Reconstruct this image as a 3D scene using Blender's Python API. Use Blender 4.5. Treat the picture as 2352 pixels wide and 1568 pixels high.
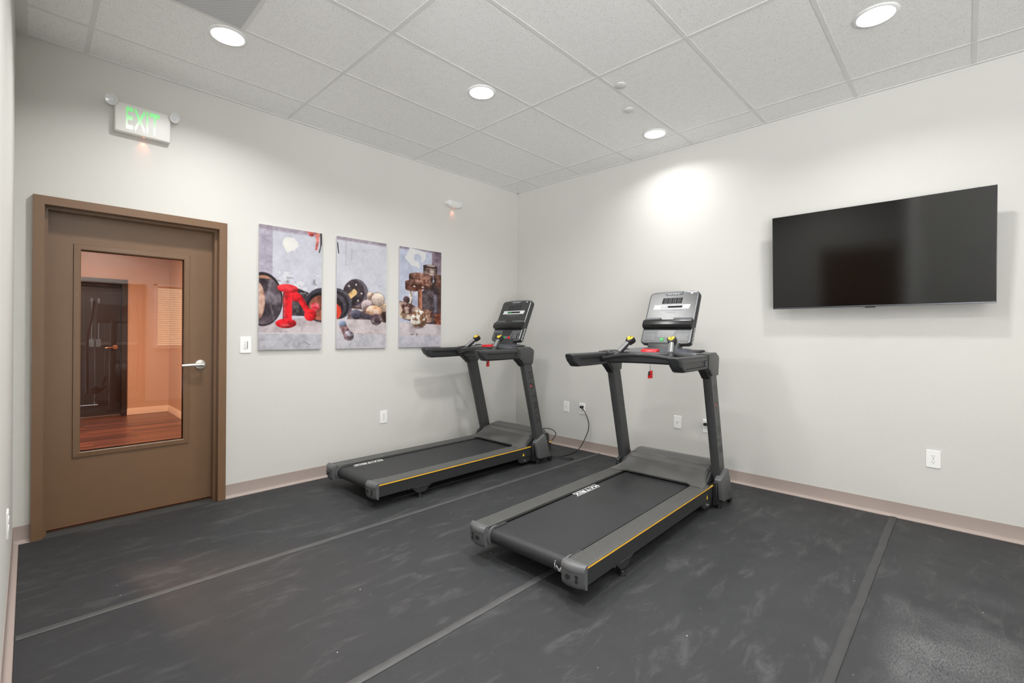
import bpy, bmesh, math, random
import numpy as np
from mathutils import Matrix, Vector
C = bpy.context.scene.collection
for o in list(bpy.data.objects): bpy.data.objects.remove(o)
random.seed(7)
PI = math.pi

# ------------------------------------------------------------------ camera
F_PX = 1074.66; YAW = 0.769245; ROLL = 0.0069645; V0 = 767.88
CAM = Vector((-4.2176, -4.0043, 1.2517)); H = 3.001
fw = Vector((math.cos(YAW), math.sin(YAW), 0)); rt = Vector((math.sin(YAW), -math.cos(YAW), 0)); up = Vector((0, 0, 1))
r2 = rt*math.cos(ROLL) + up*math.sin(ROLL); u2 = -rt*math.sin(ROLL) + up*math.cos(ROLL)
cd = bpy.data.cameras.new('camera'); cam = bpy.data.objects.new('camera', cd); C.objects.link(cam)
cd.sensor_width = 36; cd.sensor_fit = 'HORIZONTAL'; cd.lens = F_PX*36/2352; cd.shift_y = -(784-V0)/2352
cd.clip_start = 0.02
cam.matrix_world = Matrix(((r2.x, u2.x, -fw.x, CAM.x), (r2.y, u2.y, -fw.y, CAM.y), (r2.z, u2.z, -fw.z, CAM.z), (0, 0, 0, 1)))
bpy.context.scene.camera = cam

# ------------------------------------------------------------------ world and exposure
GROUND_FILL = 17.5
DAY = 3.0              # overcast sky level, entering through the added windows behind the camera
wd = bpy.data.worlds.new('world'); bpy.context.scene.world = wd; wd.use_nodes = True
wd.node_tree.nodes['Background'].inputs[0].default_value = (0.97, 0.98, 1, 1)
_nt = wd.node_tree; _tc = _nt.nodes.new('ShaderNodeTexCoord'); _sp = _nt.nodes.new('ShaderNodeSeparateXYZ'); _mr = _nt.nodes.new('ShaderNodeMapRange')
_nt.links.new(_tc.outputs['Generated'], _sp.inputs[0]); _nt.links.new(_sp.outputs[2], _mr.inputs[0])
_mr.inputs[1].default_value = -0.04; _mr.inputs[2].default_value = 0.02; _mr.inputs[3].default_value = GROUND_FILL; _mr.inputs[4].default_value = DAY   # bright lower half added to light the ceiling from below, sky above
_nt.links.new(_mr.outputs[0], _nt.nodes['Background'].inputs[1])
vs = bpy.context.scene.view_settings
vs.view_transform = 'Standard'; vs.look = 'None'; vs.gamma = 1; vs.use_curve_mapping = False
vs.exposure = 0.11
bpy.context.scene.cycles.diffuse_bounces = 8; bpy.context.scene.cycles.max_bounces = 12
LAMP_W = 19.0          # every recessed ceiling downlight
HALL_W = 150.0          # the warm ceiling lamp of the hallway beyond the door

# ------------------------------------------------------------------ materials
def lin(c):
    return tuple(((x/255)/12.92 if x/255 <= 0.04045 else ((x/255+0.055)/1.055)**2.4) for x in c) + (1,)
def mat(name, col, rough=0.5, metal=0.0, spec=0.5, noise=0, nscale=30, bump=0, bscale=200, emit=None, estr=0, coat=0):
    m = bpy.data.materials.new(name); m.use_nodes = True; nt = m.node_tree; b = nt.nodes['Principled BSDF']
    c = lin(col)
    b.inputs['Base Color'].default_value = c; b.inputs['Roughness'].default_value = rough
    b.inputs['Metallic'].default_value = metal; b.inputs['Specular IOR Level'].default_value = spec
    b.inputs['Coat Weight'].default_value = coat
    tc = nt.nodes.new('ShaderNodeTexCoord')
    if noise:
        n = nt.nodes.new('ShaderNodeTexNoise'); n.inputs['Scale'].default_value = nscale; n.inputs['Detail'].default_value = 4
        nt.links.new(tc.outputs['Object'], n.inputs['Vector'])
        mx = nt.nodes.new('ShaderNodeMix'); mx.data_type = 'RGBA'
        mx.inputs[6].default_value = tuple(min(1, v*(1-noise)) for v in c[:3])+(1,)
        mx.inputs[7].default_value = tuple(min(1, v*(1+noise)) for v in c[:3])+(1,)
        nt.links.new(n.outputs['Fac'], mx.inputs[0]); nt.links.new(mx.outputs[2], b.inputs['Base Color'])
    if bump:
        n = nt.nodes.new('ShaderNodeTexNoise'); n.inputs['Scale'].default_value = bscale; n.inputs['Detail'].default_value = 3
        nt.links.new(tc.outputs['Object'], n.inputs['Vector'])
        bp = nt.nodes.new('ShaderNodeBump'); bp.inputs['Strength'].default_value = bump; bp.inputs['Distance'].default_value = 0.002
        nt.links.new(n.outputs['Fac'], bp.inputs['Height']); nt.links.new(bp.outputs['Normal'], b.inputs['Normal'])
    if emit:
        b.inputs['Emission Color'].default_value = lin(emit); b.inputs['Emission Strength'].default_value = estr
    return m
M = {}
M['wall'] = mat('wall_paint', (206, 205, 200), 0.85, spec=0.25, noise=0.015, nscale=1.5, bump=0.25, bscale=130)
M['base'] = mat('vinyl_base', (163, 149, 142), 0.5, noise=0.06, nscale=6)
M['grid'] = mat('ceiling_grid', (226, 226, 224), 0.6, spec=0.3)
M['brown'] = mat('brown_paint', (117, 90, 67), 0.32, spec=0.5, noise=0.05, nscale=8, bump=0.06, bscale=60)
M['white'] = mat('white_plastic', (238, 238, 236), 0.35)
M['offw'] = mat('offwhite_plastic', (222, 221, 216), 0.4)
M['slot'] = mat('slot_dark', (40, 38, 36), 0.6)
M['chrome'] = mat('satin_nickel', (228, 224, 218), 0.3, metal=0.8)
M['screw'] = mat('screw_brown', (140, 115, 90), 0.3, metal=0.7)
M['frame'] = mat('frame_black', (47, 48, 49), 0.42, spec=0.5, noise=0.05, nscale=60, bump=0.1, bscale=500)
M['upright'] = mat('upright_charcoal', (60, 61, 61), 0.36, noise=0.04, nscale=20, bump=0.08, bscale=600)
M['grey'] = mat('moulded_grey', (82, 82, 81), 0.33, noise=0.05, nscale=12, bump=0.12, bscale=500)
M['cap'] = mat('cap_grey', (88, 89, 90), 0.4, noise=0.04, nscale=20, bump=0.12, bscale=500)
M['rail'] = mat('rail_ribbed', (76, 76, 74), 0.5, noise=0.07, nscale=30)
M['yellow'] = mat('yellow_stripe', (246, 190, 62), 0.4)
M['yellow2'] = mat('yellow_pad', (236, 196, 52), 0.35)
M['black'] = mat('black_rubber', (24, 24, 25), 0.5)
M['blk2'] = mat('black_handle', (44, 45, 46), 0.38, bump=0.15, bscale=400)
M['gloss'] = mat('console_gloss', (36, 37, 38), 0.34, spec=1.0)
M['dash'] = mat('dash_bluegrey', (84, 87, 94), 0.26, bump=0.1, bscale=500)
M['silver'] = mat('silver', (190, 192, 194), 0.25, metal=0.9)
M['red'] = mat('red_plastic', (205, 20, 30), 0.35)
M['green'] = mat('green_button', (20, 150, 60), 0.35, emit=(30, 200, 70), estr=0.15)
M['deckblack'] = mat('deck_black', (14, 14, 15), 0.7)
M['whiteprint'] = mat('white_print', (235, 235, 235), 0.6)
M['darkprint'] = mat('dark_print', (14, 14, 15), 0.3)
M['redprint'] = mat('red_print', (200, 60, 60), 0.4)
M['lightgrey'] = mat('light_grey_print', (205, 208, 210), 0.4)
M['midgrey'] = mat('mid_grey_print', (92, 95, 98), 0.35)
M['keygrey'] = mat('key_grey', (120, 122, 122), 0.35)
M['rack'] = mat('rack_black', (22, 22, 23), 0.3)
M['lcd'] = mat('lcd', (30, 36, 32), 0.2, emit=(30, 160, 50), estr=0.5)
M['led_dark'] = mat('led_dark', (40, 40, 42), 0.7, spec=0.2)
M['cord'] = mat('cord_black', (22, 22, 22), 0.5)
M['tvbezel'] = mat('tv_bezel', (24, 24, 25), 0.35)
M['tvstrip'] = mat('tv_strip', (90, 92, 96), 0.3, metal=0.7)
M['tvscreen'] = mat('tv_screen', (5, 5, 5), 0.1, spec=0.6)
M['canvas_edge'] = mat('canvas_edge', (196, 194, 200), 0.8, bump=0.2, bscale=600)
M['hallwall'] = mat('hall_wall', (204, 178, 156), 0.8, noise=0.03, nscale=2)
M['halltrim'] = mat('hall_trim', (238, 226, 210), 0.45)
M['halldoor'] = mat('hall_door', (46, 38, 38), 0.35)
M['lens'] = mat('lamp_lens', (255, 255, 255), 0.5, emit=(255, 255, 255), estr=7.0)
M['hall_lens'] = mat('hall_lens', (255, 240, 220), 0.5, emit=(255, 190, 130), estr=4.0)
M['ledred'] = mat('led_red', (255, 90, 60), 0.4, emit=(255, 60, 30), estr=14.0)
M['acrylic'] = mat('lamp_head_lens', (226, 228, 230), 0.15, spec=0.7)
M['slat'] = mat('backlit_slat', (236, 232, 222), 0.6, emit=(255, 236, 200), estr=1.8)  # emission stands in for daylight coming through the slats
M['copper'] = mat('warm_metal', (214, 170, 140), 0.25, metal=1)
M['seam'] = mat('seam_rubber_sheen', (72, 72, 72), 0.55, noise=0.25, nscale=18, bump=0.3, bscale=80)  # lighter tone paints the sheen on the first two seams
M['seam_plain'] = mat('seam_rubber_plain', (58, 58, 59), 0.55, noise=0.35, nscale=9, bump=0.3, bscale=80)  # same rubber without the painted sheen
M['foam'] = mat('sublayer', (60, 60, 58), 0.9)

def glass_mat():
    m = bpy.data.materials.new('door_glass'); m.use_nodes = True; nt = m.node_tree; nt.nodes.clear()
    o = nt.nodes.new('ShaderNodeOutputMaterial'); mx = nt.nodes.new('ShaderNodeMixShader'); fr = nt.nodes.new('ShaderNodeFresnel')
    fr.inputs[0].default_value = 1.6
    t = nt.nodes.new('ShaderNodeBsdfTransparent'); t.inputs[0].default_value = (0.93, 0.93, 0.93, 1)
    g = nt.nodes.new('ShaderNodeBsdfGlossy'); g.inputs['Roughness'].default_value = 0.0
    nt.links.new(fr.outputs[0], mx.inputs[0]); nt.links.new(t.outputs[0], mx.inputs[1]); nt.links.new(g.outputs[0], mx.inputs[2])
    nt.links.new(mx.outputs[0], o.inputs[0]); return m
M['glass'] = glass_mat()

def tile_mat():
    m = mat('ceiling_tile', (214, 214, 211), 0.9, spec=0.15); nt = m.node_tree; b = nt.nodes['Principled BSDF']
    tc = nt.nodes.new('ShaderNodeTexCoord')
    vo = nt.nodes.new('ShaderNodeTexVoronoi'); vo.inputs['Scale'].default_value = 120; nt.links.new(tc.outputs['Object'], vo.inputs['Vector'])
    n = nt.nodes.new('ShaderNodeTexNoise'); n.inputs['Scale'].default_value = 22; n.inputs['Detail'].default_value = 5; nt.links.new(tc.outputs['Object'], n.inputs['Vector'])
    # pin holes: small discs at voronoi centres, only where the noise is high
    r = nt.nodes.new('ShaderNodeMapRange'); r.inputs[1].default_value = 0.16; r.inputs[2].default_value = 0.26; nt.links.new(vo.outputs['Distance'], r.inputs[0])
    sep = nt.nodes.new('ShaderNodeSeparateColor'); nt.links.new(vo.outputs['Color'], sep.inputs[0])
    gt = nt.nodes.new('ShaderNodeMath'); gt.operation = 'GREATER_THAN'; gt.inputs[1].default_value = 0.4; nt.links.new(sep.outputs[0], gt.inputs[0])
    inv = nt.nodes.new('ShaderNodeMath'); inv.operation = 'SUBTRACT'; inv.inputs[0].default_value = 1; nt.links.new(r.outputs[0], inv.inputs[1])
    hole = nt.nodes.new('ShaderNodeMath'); hole.operation = 'MULTIPLY'; nt.links.new(inv.outputs[0], hole.inputs[0]); nt.links.new(gt.outputs[0], hole.inputs[1])
    ns = nt.nodes.new('ShaderNodeMix'); ns.data_type = 'RGBA'; ns.inputs[6].default_value = lin((238, 238, 236)); ns.inputs[7].default_value = lin((247, 247, 245)); nt.links.new(n.outputs['Fac'], ns.inputs[0])
    mx = nt.nodes.new('ShaderNodeMix'); mx.data_type = 'RGBA'; mx.inputs[7].default_value = lin((176, 175, 170))
    nt.links.new(hole.outputs[0], mx.inputs[0]); nt.links.new(ns.outputs[2], mx.inputs[6]); nt.links.new(mx.outputs[2], b.inputs['Base Color'])
    return m
M['tile'] = tile_mat()

def grille_mat():
    m = mat('perforated_metal', (205, 206, 208), 0.45); nt = m.node_tree; b = nt.nodes['Principled BSDF']
    tc = nt.nodes.new('ShaderNodeTexCoord'); mp = nt.nodes.new('ShaderNodeMapping'); mp.inputs['Rotation'].default_value = (0, 0, PI/4)
    nt.links.new(tc.outputs['Object'], mp.inputs['Vector'])
    vo = nt.nodes.new('ShaderNodeTexVoronoi'); vo.inputs['Scale'].default_value = 150; vo.inputs['Randomness'].default_value = 0; nt.links.new(mp.outputs[0], vo.inputs['Vector'])
    r = nt.nodes.new('ShaderNodeMapRange'); r.inputs[1].default_value = 0.28; r.inputs[2].default_value = 0.36; nt.links.new(vo.outputs['Distance'], r.inputs[0])
    mx = nt.nodes.new('ShaderNodeMix'); mx.data_type = 'RGBA'; mx.inputs[6].default_value = lin((120, 120, 122)); mx.inputs[7].default_value = lin((214, 215, 217))
    nt.links.new(r.outputs[0], mx.inputs[0]); nt.links.new(mx.outputs[2], b.inputs['Base Color']); return m
M['grille'] = grille_mat()

def mat_rubber():
    m = mat('rubber_floor', (62, 62, 63), 0.62, spec=0.4); nt = m.node_tree; b = nt.nodes['Principled BSDF']; L = nt.links.new
    tc = nt.nodes.new('ShaderNodeTexCoord')
    def noise(scale, det, vec=None, rough=0.55, dist=0):
        n = nt.nodes.new('ShaderNodeTexNoise'); n.inputs['Scale'].default_value = scale; n.inputs['Detail'].default_value = det; n.inputs['Roughness'].default_value = rough
        n.inputs['Distortion'].default_value = dist
        L(vec or tc.outputs['Object'], n.inputs['Vector']); return n.outputs['Fac']
    def rng(src, a, b_, c=0, d=1):
        r = nt.nodes.new('ShaderNodeMapRange'); r.inputs[1].default_value = a; r.inputs[2].default_value = b_; r.inputs[3].default_value = c; r.inputs[4].default_value = d
        L(src, r.inputs[0]); return r.outputs[0]
    def mul(a, b_):
        x = nt.nodes.new('ShaderNodeMath'); x.operation = 'MULTIPLY'; L(a, x.inputs[0])
        if isinstance(b_, float): x.inputs[1].default_value = b_
        else: L(b_, x.inputs[1])
        return x.outputs[0]
    def mix(fac, a, col):
        x = nt.nodes.new('ShaderNodeMix'); x.data_type = 'RGBA'; L(fac, x.inputs[0])
        if isinstance(a, tuple): x.inputs[6].default_value = lin(a)
        else: L(a, x.inputs[6])
        x.inputs[7].default_value = lin(col); return x.outputs[2]
    base = mix(noise(1.3, 5), (40, 41, 43), (53, 54, 56))
    # scuffed haze
    mp = nt.nodes.new('ShaderNodeMapping'); mp.inputs['Scale'].default_value = (1.0, 3.2, 1); mp.inputs['Rotation'].default_value = (0, 0, 0.5); L(tc.outputs['Object'], mp.inputs['Vector'])
    haze = rng(noise(3.2, 10, mp.outputs[0], 0.74, 0.6), 0.53, 0.74)
    c1 = mix(mul(haze, 0.5), base, (98, 98, 98))
    # wiped dusty patch near the right front corner
    sp = nt.nodes.new('ShaderNodeSeparateXYZ'); L(tc.outputs['Object'], sp.inputs[0])
    px = rng(sp.outputs[0], -2.35, -1.2, 1, 0); px0 = rng(sp.outputs[0], -0.9, -1.4, 0, 1)
    py = rng(sp.outputs[1], -3.72, -3.84, 0, 1)
    dust = mul(mul(px0, py), rng(noise(2.0, 3), 0.38, 0.62))
    c2 = mix(mul(mul(dust, rng(noise(55, 8, mp.outputs[0], 0.7), 0.35, 0.7)), 0.55), c1, (135, 135, 136))
    # crumbs: tiny pale specks
    vo = nt.nodes.new('ShaderNodeTexVoronoi'); vo.inputs['Scale'].default_value = 17; L(tc.outputs['Object'], vo.inputs['Vector'])
    sep = nt.nodes.new('ShaderNodeSeparateColor'); L(vo.outputs['Color'], sep.inputs[0])
    sz = rng(sep.outputs[1], 0.35, 1.0, 0.004, 0.055)
    lt = nt.nodes.new('ShaderNodeMath'); lt.operation = 'LESS_THAN'; L(vo.outputs['Distance'], lt.inputs[0]); L(sz, lt.inputs[1])
    g = nt.nodes.new('ShaderNodeMath'); g.operation = 'GREATER_THAN'; g.inputs[1].default_value = 0.5; L(sep.outputs[0], g.inputs[0])
    c3 = mix(mul(mul(lt.outputs[0], g.outputs[0]), 0.8), c2, (205, 205, 202))
    L(c3, b.inputs['Base Color'])
    L(rng(noise(4, 6), 0.3, 0.7, 0.55, 0.72), b.inputs['Roughness'])
    bp = nt.nodes.new('ShaderNodeBump'); bp.inputs['Strength'].default_value = 0.25; bp.inputs['Distance'].default_value = 0.003
    L(noise(160, 4), bp.inputs['Height']); L(bp.outputs[0], b.inputs['Normal'])
    return m
M['mat'] = mat_rubber()

def belt_mat():
    m = mat('belt_rubber', (40, 41, 43), 0.5, spec=0.5); nt = m.node_tree; b = nt.nodes['Principled BSDF']; L = nt.links.new
    tc = nt.nodes.new('ShaderNodeTexCoord'); vo = nt.nodes.new('ShaderNodeTexVoronoi'); vo.inputs['Scale'].default_value = 240; L(tc.outputs['Object'], vo.inputs['Vector'])
    bp = nt.nodes.new('ShaderNodeBump'); bp.inputs['Strength'].default_value = 0.35; bp.inputs['Distance'].default_value = 0.001; L(vo.outputs['Distance'], bp.inputs['Height']); L(bp.outputs[0], b.inputs['Normal'])
    return m
M['belt'] = belt_mat()

def wood_mat():
    m = mat('wood_planks', (110, 70, 50), 0.3, spec=0.5); nt = m.node_tree; b = nt.nodes['Principled BSDF']; L = nt.links.new
    tc = nt.nodes.new('ShaderNodeTexCoord')
    br = nt.nodes.new('ShaderNodeTexBrick'); br.inputs['Scale'].default_value = 1.0; br.offset = 0.37
    br.inputs['Brick Width'].default_value = 1.1; br.inputs['Row Height'].default_value = 0.09; br.inputs['Mortar Size'].default_value = 0.0015; br.inputs['Bias'].default_value = 0
    br.inputs['Color1'].default_value = lin((146, 98, 78)); br.inputs['Color2'].default_value = lin((74, 48, 44)); br.inputs['Mortar'].default_value = lin((45, 26, 20))
    L(tc.outputs['Object'], br.inputs['Vector'])
    mp = nt.nodes.new('ShaderNodeMapping'); mp.inputs['Scale'].default_value = (1.5, 26, 1); L(tc.outputs['Object'], mp.inputs['Vector'])
    n = nt.nodes.new('ShaderNodeTexNoise'); n.inputs['Scale'].default_value = 2; n.inputs['Detail'].default_value = 6; L(mp.outputs[0], n.inputs['Vector'])
    mx = nt.nodes.new('ShaderNodeMix'); mx.data_type = 'RGBA'; mx.blend_type = 'MULTIPLY'; mx.inputs[0].default_value = 0.6
    L(br.outputs['Color'], mx.inputs[6]); L(n.outputs['Fac'], mx.inputs[7]); L(mx.outputs[2], b.inputs['Base Color']); return m
M['wood'] = wood_mat()

def exit_mat():
    m = mat('exit_letter', (120, 220, 120), 0.4); nt = m.node_tree; b = nt.nodes['Principled BSDF']; L = nt.links.new
    tc = nt.nodes.new('ShaderNodeTexCoord'); sp = nt.nodes.new('ShaderNodeSeparateXYZ'); L(tc.outputs['Object'], sp.inputs[0])
    r = nt.nodes.new('ShaderNodeMapRange'); r.inputs[1].default_value = 0.04; r.inputs[2].default_value = 0.12; L(sp.outputs[2], r.inputs[0])
    mx = nt.nodes.new('ShaderNodeMix'); mx.data_type = 'RGBA'; mx.inputs[6].default_value = lin((236, 240, 230)); mx.inputs[7].default_value = lin((140, 232, 150))  # letter bottoms coloured whitish to paint in the overexposed glow
    L(r.outputs[0], mx.inputs[0]); L(mx.outputs[2], b.inputs['Emission Color']); b.inputs['Emission Strength'].default_value = 0.3
    L(mx.outputs[2], b.inputs['Base Color']); return m
M['exit'] = exit_mat()

def print_mat():
    m = mat('canvas_print', (200, 200, 200), 0.75, spec=0.2); nt = m.node_tree; b = nt.nodes['Principled BSDF']
    a = nt.nodes.new('ShaderNodeVertexColor'); a.layer_name = 'print'; nt.links.new(a.outputs[0], b.inputs['Base Color']); return m
M['print'] = print_mat()

# ------------------------------------------------------------------ mesh helpers
def finish(bm, ang=38):
    bm.normal_update(); a = math.radians(ang)
    for e in bm.edges:
        if len(e.link_faces) == 2: e.smooth = e.calc_face_angle(0) < a
    for f in bm.faces: f.smooth = True
def obj(name, bm, m, parent=None, loc=None, rot=None, ang=38, recalc=True):
    if recalc: bmesh.ops.recalc_face_normals(bm, faces=bm.faces)
    finish(bm, ang)
    me = bpy.data.meshes.new(name); bm.to_mesh(me); bm.free()
    o = bpy.data.objects.new(name, me); C.objects.link(o)
    for x in (m if isinstance(m, (list, tuple)) else [m]): me.materials.append(M[x] if isinstance(x, str) else x)
    if parent is not None: o.parent = parent
    if loc is not None: o.location = loc
    if rot is not None: o.rotation_euler = rot
    return o
def thing(name, label, cat, loc=(0, 0, 0), rot=(0, 0, 0), group=None):
    o = bpy.data.objects.new(name, None); C.objects.link(o); o.location = loc; o.rotation_euler = rot
    o.empty_display_size = 0.1; o['label'] = label; o['category'] = cat
    if group: o['group'] = group
    return o
def tag(o, label, cat, group=None):
    o['label'] = label; o['category'] = cat
    if group: o['group'] = group
    return o
def struct(name, bm, m, parent=None, label=None, **k):
    o = obj(name, bm, m, parent, **k)
    if parent is None: o['kind'] = 'structure'
    if label: o['label'] = label
    return o
def dup_tree(o, parent=None):
    c = o.copy(); C.objects.link(c)
    if parent is not None: c.parent = parent
    for ch in list(o.children): dup_tree(ch, c)
    return c
def NB(): return bmesh.new()
def box(bm, x0, x1, y0, y1, z0, z1, bev=0, seg=2, mi=0, mtx=None):
    t = bmesh.new(); bmesh.ops.create_cube(t, size=1)
    for v in t.verts: v.co = Vector((x0+(v.co.x+.5)*(x1-x0), y0+(v.co.y+.5)*(y1-y0), z0+(v.co.z+.5)*(z1-z0)))
    if bev: bmesh.ops.bevel(t, geom=list(t.edges), offset=bev, segments=seg, profile=0.5, affect='EDGES', clamp_overlap=True)
    return merge(bm, t, mi, mtx)
def merge(bm, t, mi=0, mtx=None):
    if mtx is not None: bmesh.ops.transform(t, matrix=mtx, verts=t.verts)
    vm = {v: bm.verts.new(v.co) for v in t.verts}
    for f in t.faces:
        try: nf = bm.faces.new([vm[v] for v in f.verts]); nf.material_index = mi
        except ValueError: pass
    t.free(); return bm
AX = {'x': Matrix(((0, 0, 1, 0), (1, 0, 0, 0), (0, 1, 0, 0), (0, 0, 0, 1))),   # (a,b,c)->(c,a,b): polygon in yz extruded along x
      'y': Matrix(((1, 0, 0, 0), (0, 0, 1, 0), (0, 1, 0, 0), (0, 0, 0, 1))),   # polygon in xz extruded along y
      'z': Matrix.Identity(4)}
def prism(bm, pts, d0, d1, axis='z', bev=0, seg=2, mi=0, mtx=None):
    """polygon pts extruded from d0 to d1 along axis (x: pts are (y,z); y: pts are (x,z); z: pts are (x,y))"""
    t = bmesh.new(); A = AX[axis]
    a = [t.verts.new(A @ Vector((p[0], p[1], d0))) for p in pts]; b = [t.verts.new(A @ Vector((p[0], p[1], d1))) for p in pts]
    t.faces.new(a[::-1]); t.faces.new(b); n = len(pts)
    for i in range(n): t.faces.new((a[i], a[(i+1) % n], b[(i+1) % n], b[i]))
    bmesh.ops.recalc_face_normals(t, faces=t.faces)
    if bev: bmesh.ops.bevel(t, geom=list(t.edges), offset=bev, segments=seg, profile=0.5, affect='EDGES', clamp_overlap=True)
    return merge(bm, t, mi, mtx)
def cyl(bm, p0, p1, r0, r1=None, n=20, mi=0, cap=True):
    r1 = r0 if r1 is None else r1; p0 = Vector(p0); p1 = Vector(p1); d = (p1-p0)
    q = d.to_track_quat('Z', 'Y').to_matrix()
    a = [bm.verts.new(p0+q@Vector((r0*math.cos(2*PI*i/n), r0*math.sin(2*PI*i/n), 0))) for i in range(n)]
    b = [bm.verts.new(p1+q@Vector((r1*math.cos(2*PI*i/n), r1*math.sin(2*PI*i/n), 0))) for i in range(n)]
    fs = [bm.faces.new((a[i], a[(i+1) % n], b[(i+1) % n], b[i])) for i in range(n)]
    if cap: fs += [bm.faces.new(a[::-1]), bm.faces.new(b)]
    for f in fs: f.material_index = mi
    return bm
def lathe(bm, prof, mtx=None, n=32, mi=0):
    """prof list of (r,z) around z"""
    t = bmesh.new(); rings = []
    for r, z in prof:
        if r < 1e-6: rings.append([t.verts.new((0, 0, z))])
        else: rings.append([t.verts.new((r*math.cos(2*PI*i/n), r*math.sin(2*PI*i/n), z)) for i in range(n)])
    for a, b in zip(rings, rings[1:]):
        for i in range(n):
            j = (i+1) % n
            if len(a) == 1 and len(b) == 1: continue
            if len(a) == 1: t.faces.new((a[0], b[j], b[i]))
            elif len(b) == 1: t.faces.new((a[i], a[j], b[0]))
            else: t.faces.new((a[i], a[j], b[j], b[i]))
    return merge(bm, t, mi, mtx)
def smooth_path(pts, sub=8):
    P = [Vector(p) for p in pts]; out = []
    for i in range(len(P)-1):
        p0 = P[i-1] if i else P[0]*2-P[1]; p1 = P[i]; p2 = P[i+1]; p3 = P[i+2] if i+2 < len(P) else P[-1]*2-P[-2]
        for k in range(sub):
            t = k/sub
            out.append(0.5*((2*p1)+(-p0+p2)*t+(2*p0-5*p1+4*p2-p3)*t*t+(-p0+3*p1-3*p2+p3)*t**3))
    out.append(P[-1]); return out
def tube(bm, pts, r, n=12, sub=8, mi=0, smooth=True, flat=None):
    P = smooth_path(pts, sub) if smooth else [Vector(p) for p in pts]
    rings = []; N = len(P); nrm = None
    for i, p in enumerate(P):
        t = (P[min(i+1, N-1)]-P[max(i-1, 0)]).normalized()
        if nrm is None: nrm = t.orthogonal().normalized()
        nrm = (nrm - t*nrm.dot(t)).normalized(); bn = t.cross(nrm)
        rr = r(i/(N-1)) if callable(r) else r
        rings.append([bm.verts.new(p+rr*(math.cos(2*PI*k/n)*nrm+math.sin(2*PI*k/n)*bn)) for k in range(n)])
    fs = []
    for a, b in zip(rings, rings[1:]):
        for k in range(n): fs.append(bm.faces.new((a[k], a[(k+1) % n], b[(k+1) % n], b[k])))
    fs += [bm.faces.new(rings[0][::-1]), bm.faces.new(rings[-1])]
    for f in fs: f.material_index = mi
    return bm
def loft(bm, secs, mi=0, cap=True, closed=True):
    R = [[bm.verts.new(p) for p in s] for s in secs]; n = len(R[0]); fs = []
    for a, b in zip(R, R[1:]):
        for k in range(n if closed else n-1): fs.append(bm.faces.new((a[k], a[(k+1) % n], b[(k+1) % n], b[k])))
    if cap: fs += [bm.faces.new(R[0][::-1]), bm.faces.new(R[-1])]
    for f in fs: f.material_index = mi
    return bm
def rrect(w, h, r, n=5):
    out = []
    for cx, cy, a0 in ((w/2-r, h/2-r, 0), (-w/2+r, h/2-r, PI/2), (-w/2+r, -h/2+r, PI), (w/2-r, -h/2+r, 1.5*PI)):
        for k in range(n+1): a = a0+PI/2*k/n; out.append((cx+r*math.cos(a), cy+r*math.sin(a)))
    return out

# letters as strokes in a unit cell: x 0..w, y 0..1 ; each stroke is a polyline
GLYPH = {
 'M': (1.1, [[(0, 0), (0, 1), (0.55, 0.45), (1.1, 1), (1.1, 0)]]),
 'A': (1.1, [[(0, 0), (0.55, 1), (1.1, 0)]]),
 'T': (1.0, [[(0, 1), (1.0, 1)], [(0.5, 1), (0.5, 0)]]),
 'R': (0.95, [[(0, 0), (0, 1), (0.85, 1), (0.95, 0.85), (0.95, 0.6), (0.85, 0.45), (0, 0.45)], [(0.5, 0.45), (0.95, 0)]]),
 'I': (0.0, [[(0, 0), (0, 1)]]),
 'X': (1.0, [[(0, 0), (1.0, 1)], [(0, 1), (1.0, 0)]]),
 'E': (0.62, [[(0.62, 1), (0, 1), (0, 0), (0.62, 0)], [(0, 0.52), (0.56, 0.52)]]),
}
def text_quads(word, sw, gap):
    """list of quads (4 pts in 2D) and total width, height 1"""
    q = []; x = sw/2
    for ch in word:
        w, st = GLYPH[ch]
        for pl in st:
            for a, b in zip(pl, pl[1:]):
                a = Vector((a[0]+x, a[1]*(1-sw)+sw/2)); b = Vector((b[0]+x, b[1]*(1-sw)+sw/2)); d = (b-a).normalized(); n = Vector((-d.y, d.x))*sw/2; e = d*sw/2
                q.append([a-e-n, b+e-n, b+e+n, a-e+n])
        x += w+gap+sw
    return q, x-gap-sw/2
def text_on(bm, word, place, sw=0.16, gap=0.35, sub=1, mi=0):
    """place(u,v)->Vector with u in 0..1 along the word and v in 0..1 up"""
    q, W = text_quads(word, sw, gap)
    for k, Q in enumerate(q):
        for i in range(sub):
            t0, t1 = i/sub, (i+1)/sub
            a = Q[0].lerp(Q[1], t0); b = Q[0].lerp(Q[1], t1); c = Q[3].lerp(Q[2], t1); d = Q[3].lerp(Q[2], t0)
            f = bm.faces.new([bm.verts.new(place(p.x/W, p.y, k)) for p in (a, b, c, d)]); f.material_index = mi
    return W

# ================================================================== THE ROOM
WX = -4.2795      # west wall
bm = NB(); box(bm, -6.1, 0.1, -6.5, 0.15, -0.06, -0.009); struct('floor', bm, 'foam')

# north wall with the door opening
OX0, OX1, OZ = -4.154, -3.237, 2.016
bm = NB()
box(bm, WX-0.1, OX0-0.01, 0, 0.14, -0.06, H+0.1); box(bm, OX1+0.01, 0.1, 0, 0.14, -0.06, H+0.1); box(bm, OX0-0.01, OX1+0.01, 0, 0.14, OZ+0.01, H+0.1)
struct('wall_north', bm, 'wall')
bm = NB(); box(bm, 0, 0.12, -6.5, 0, -0.06, H+0.1); struct('wall_east', bm, 'wall')
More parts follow.
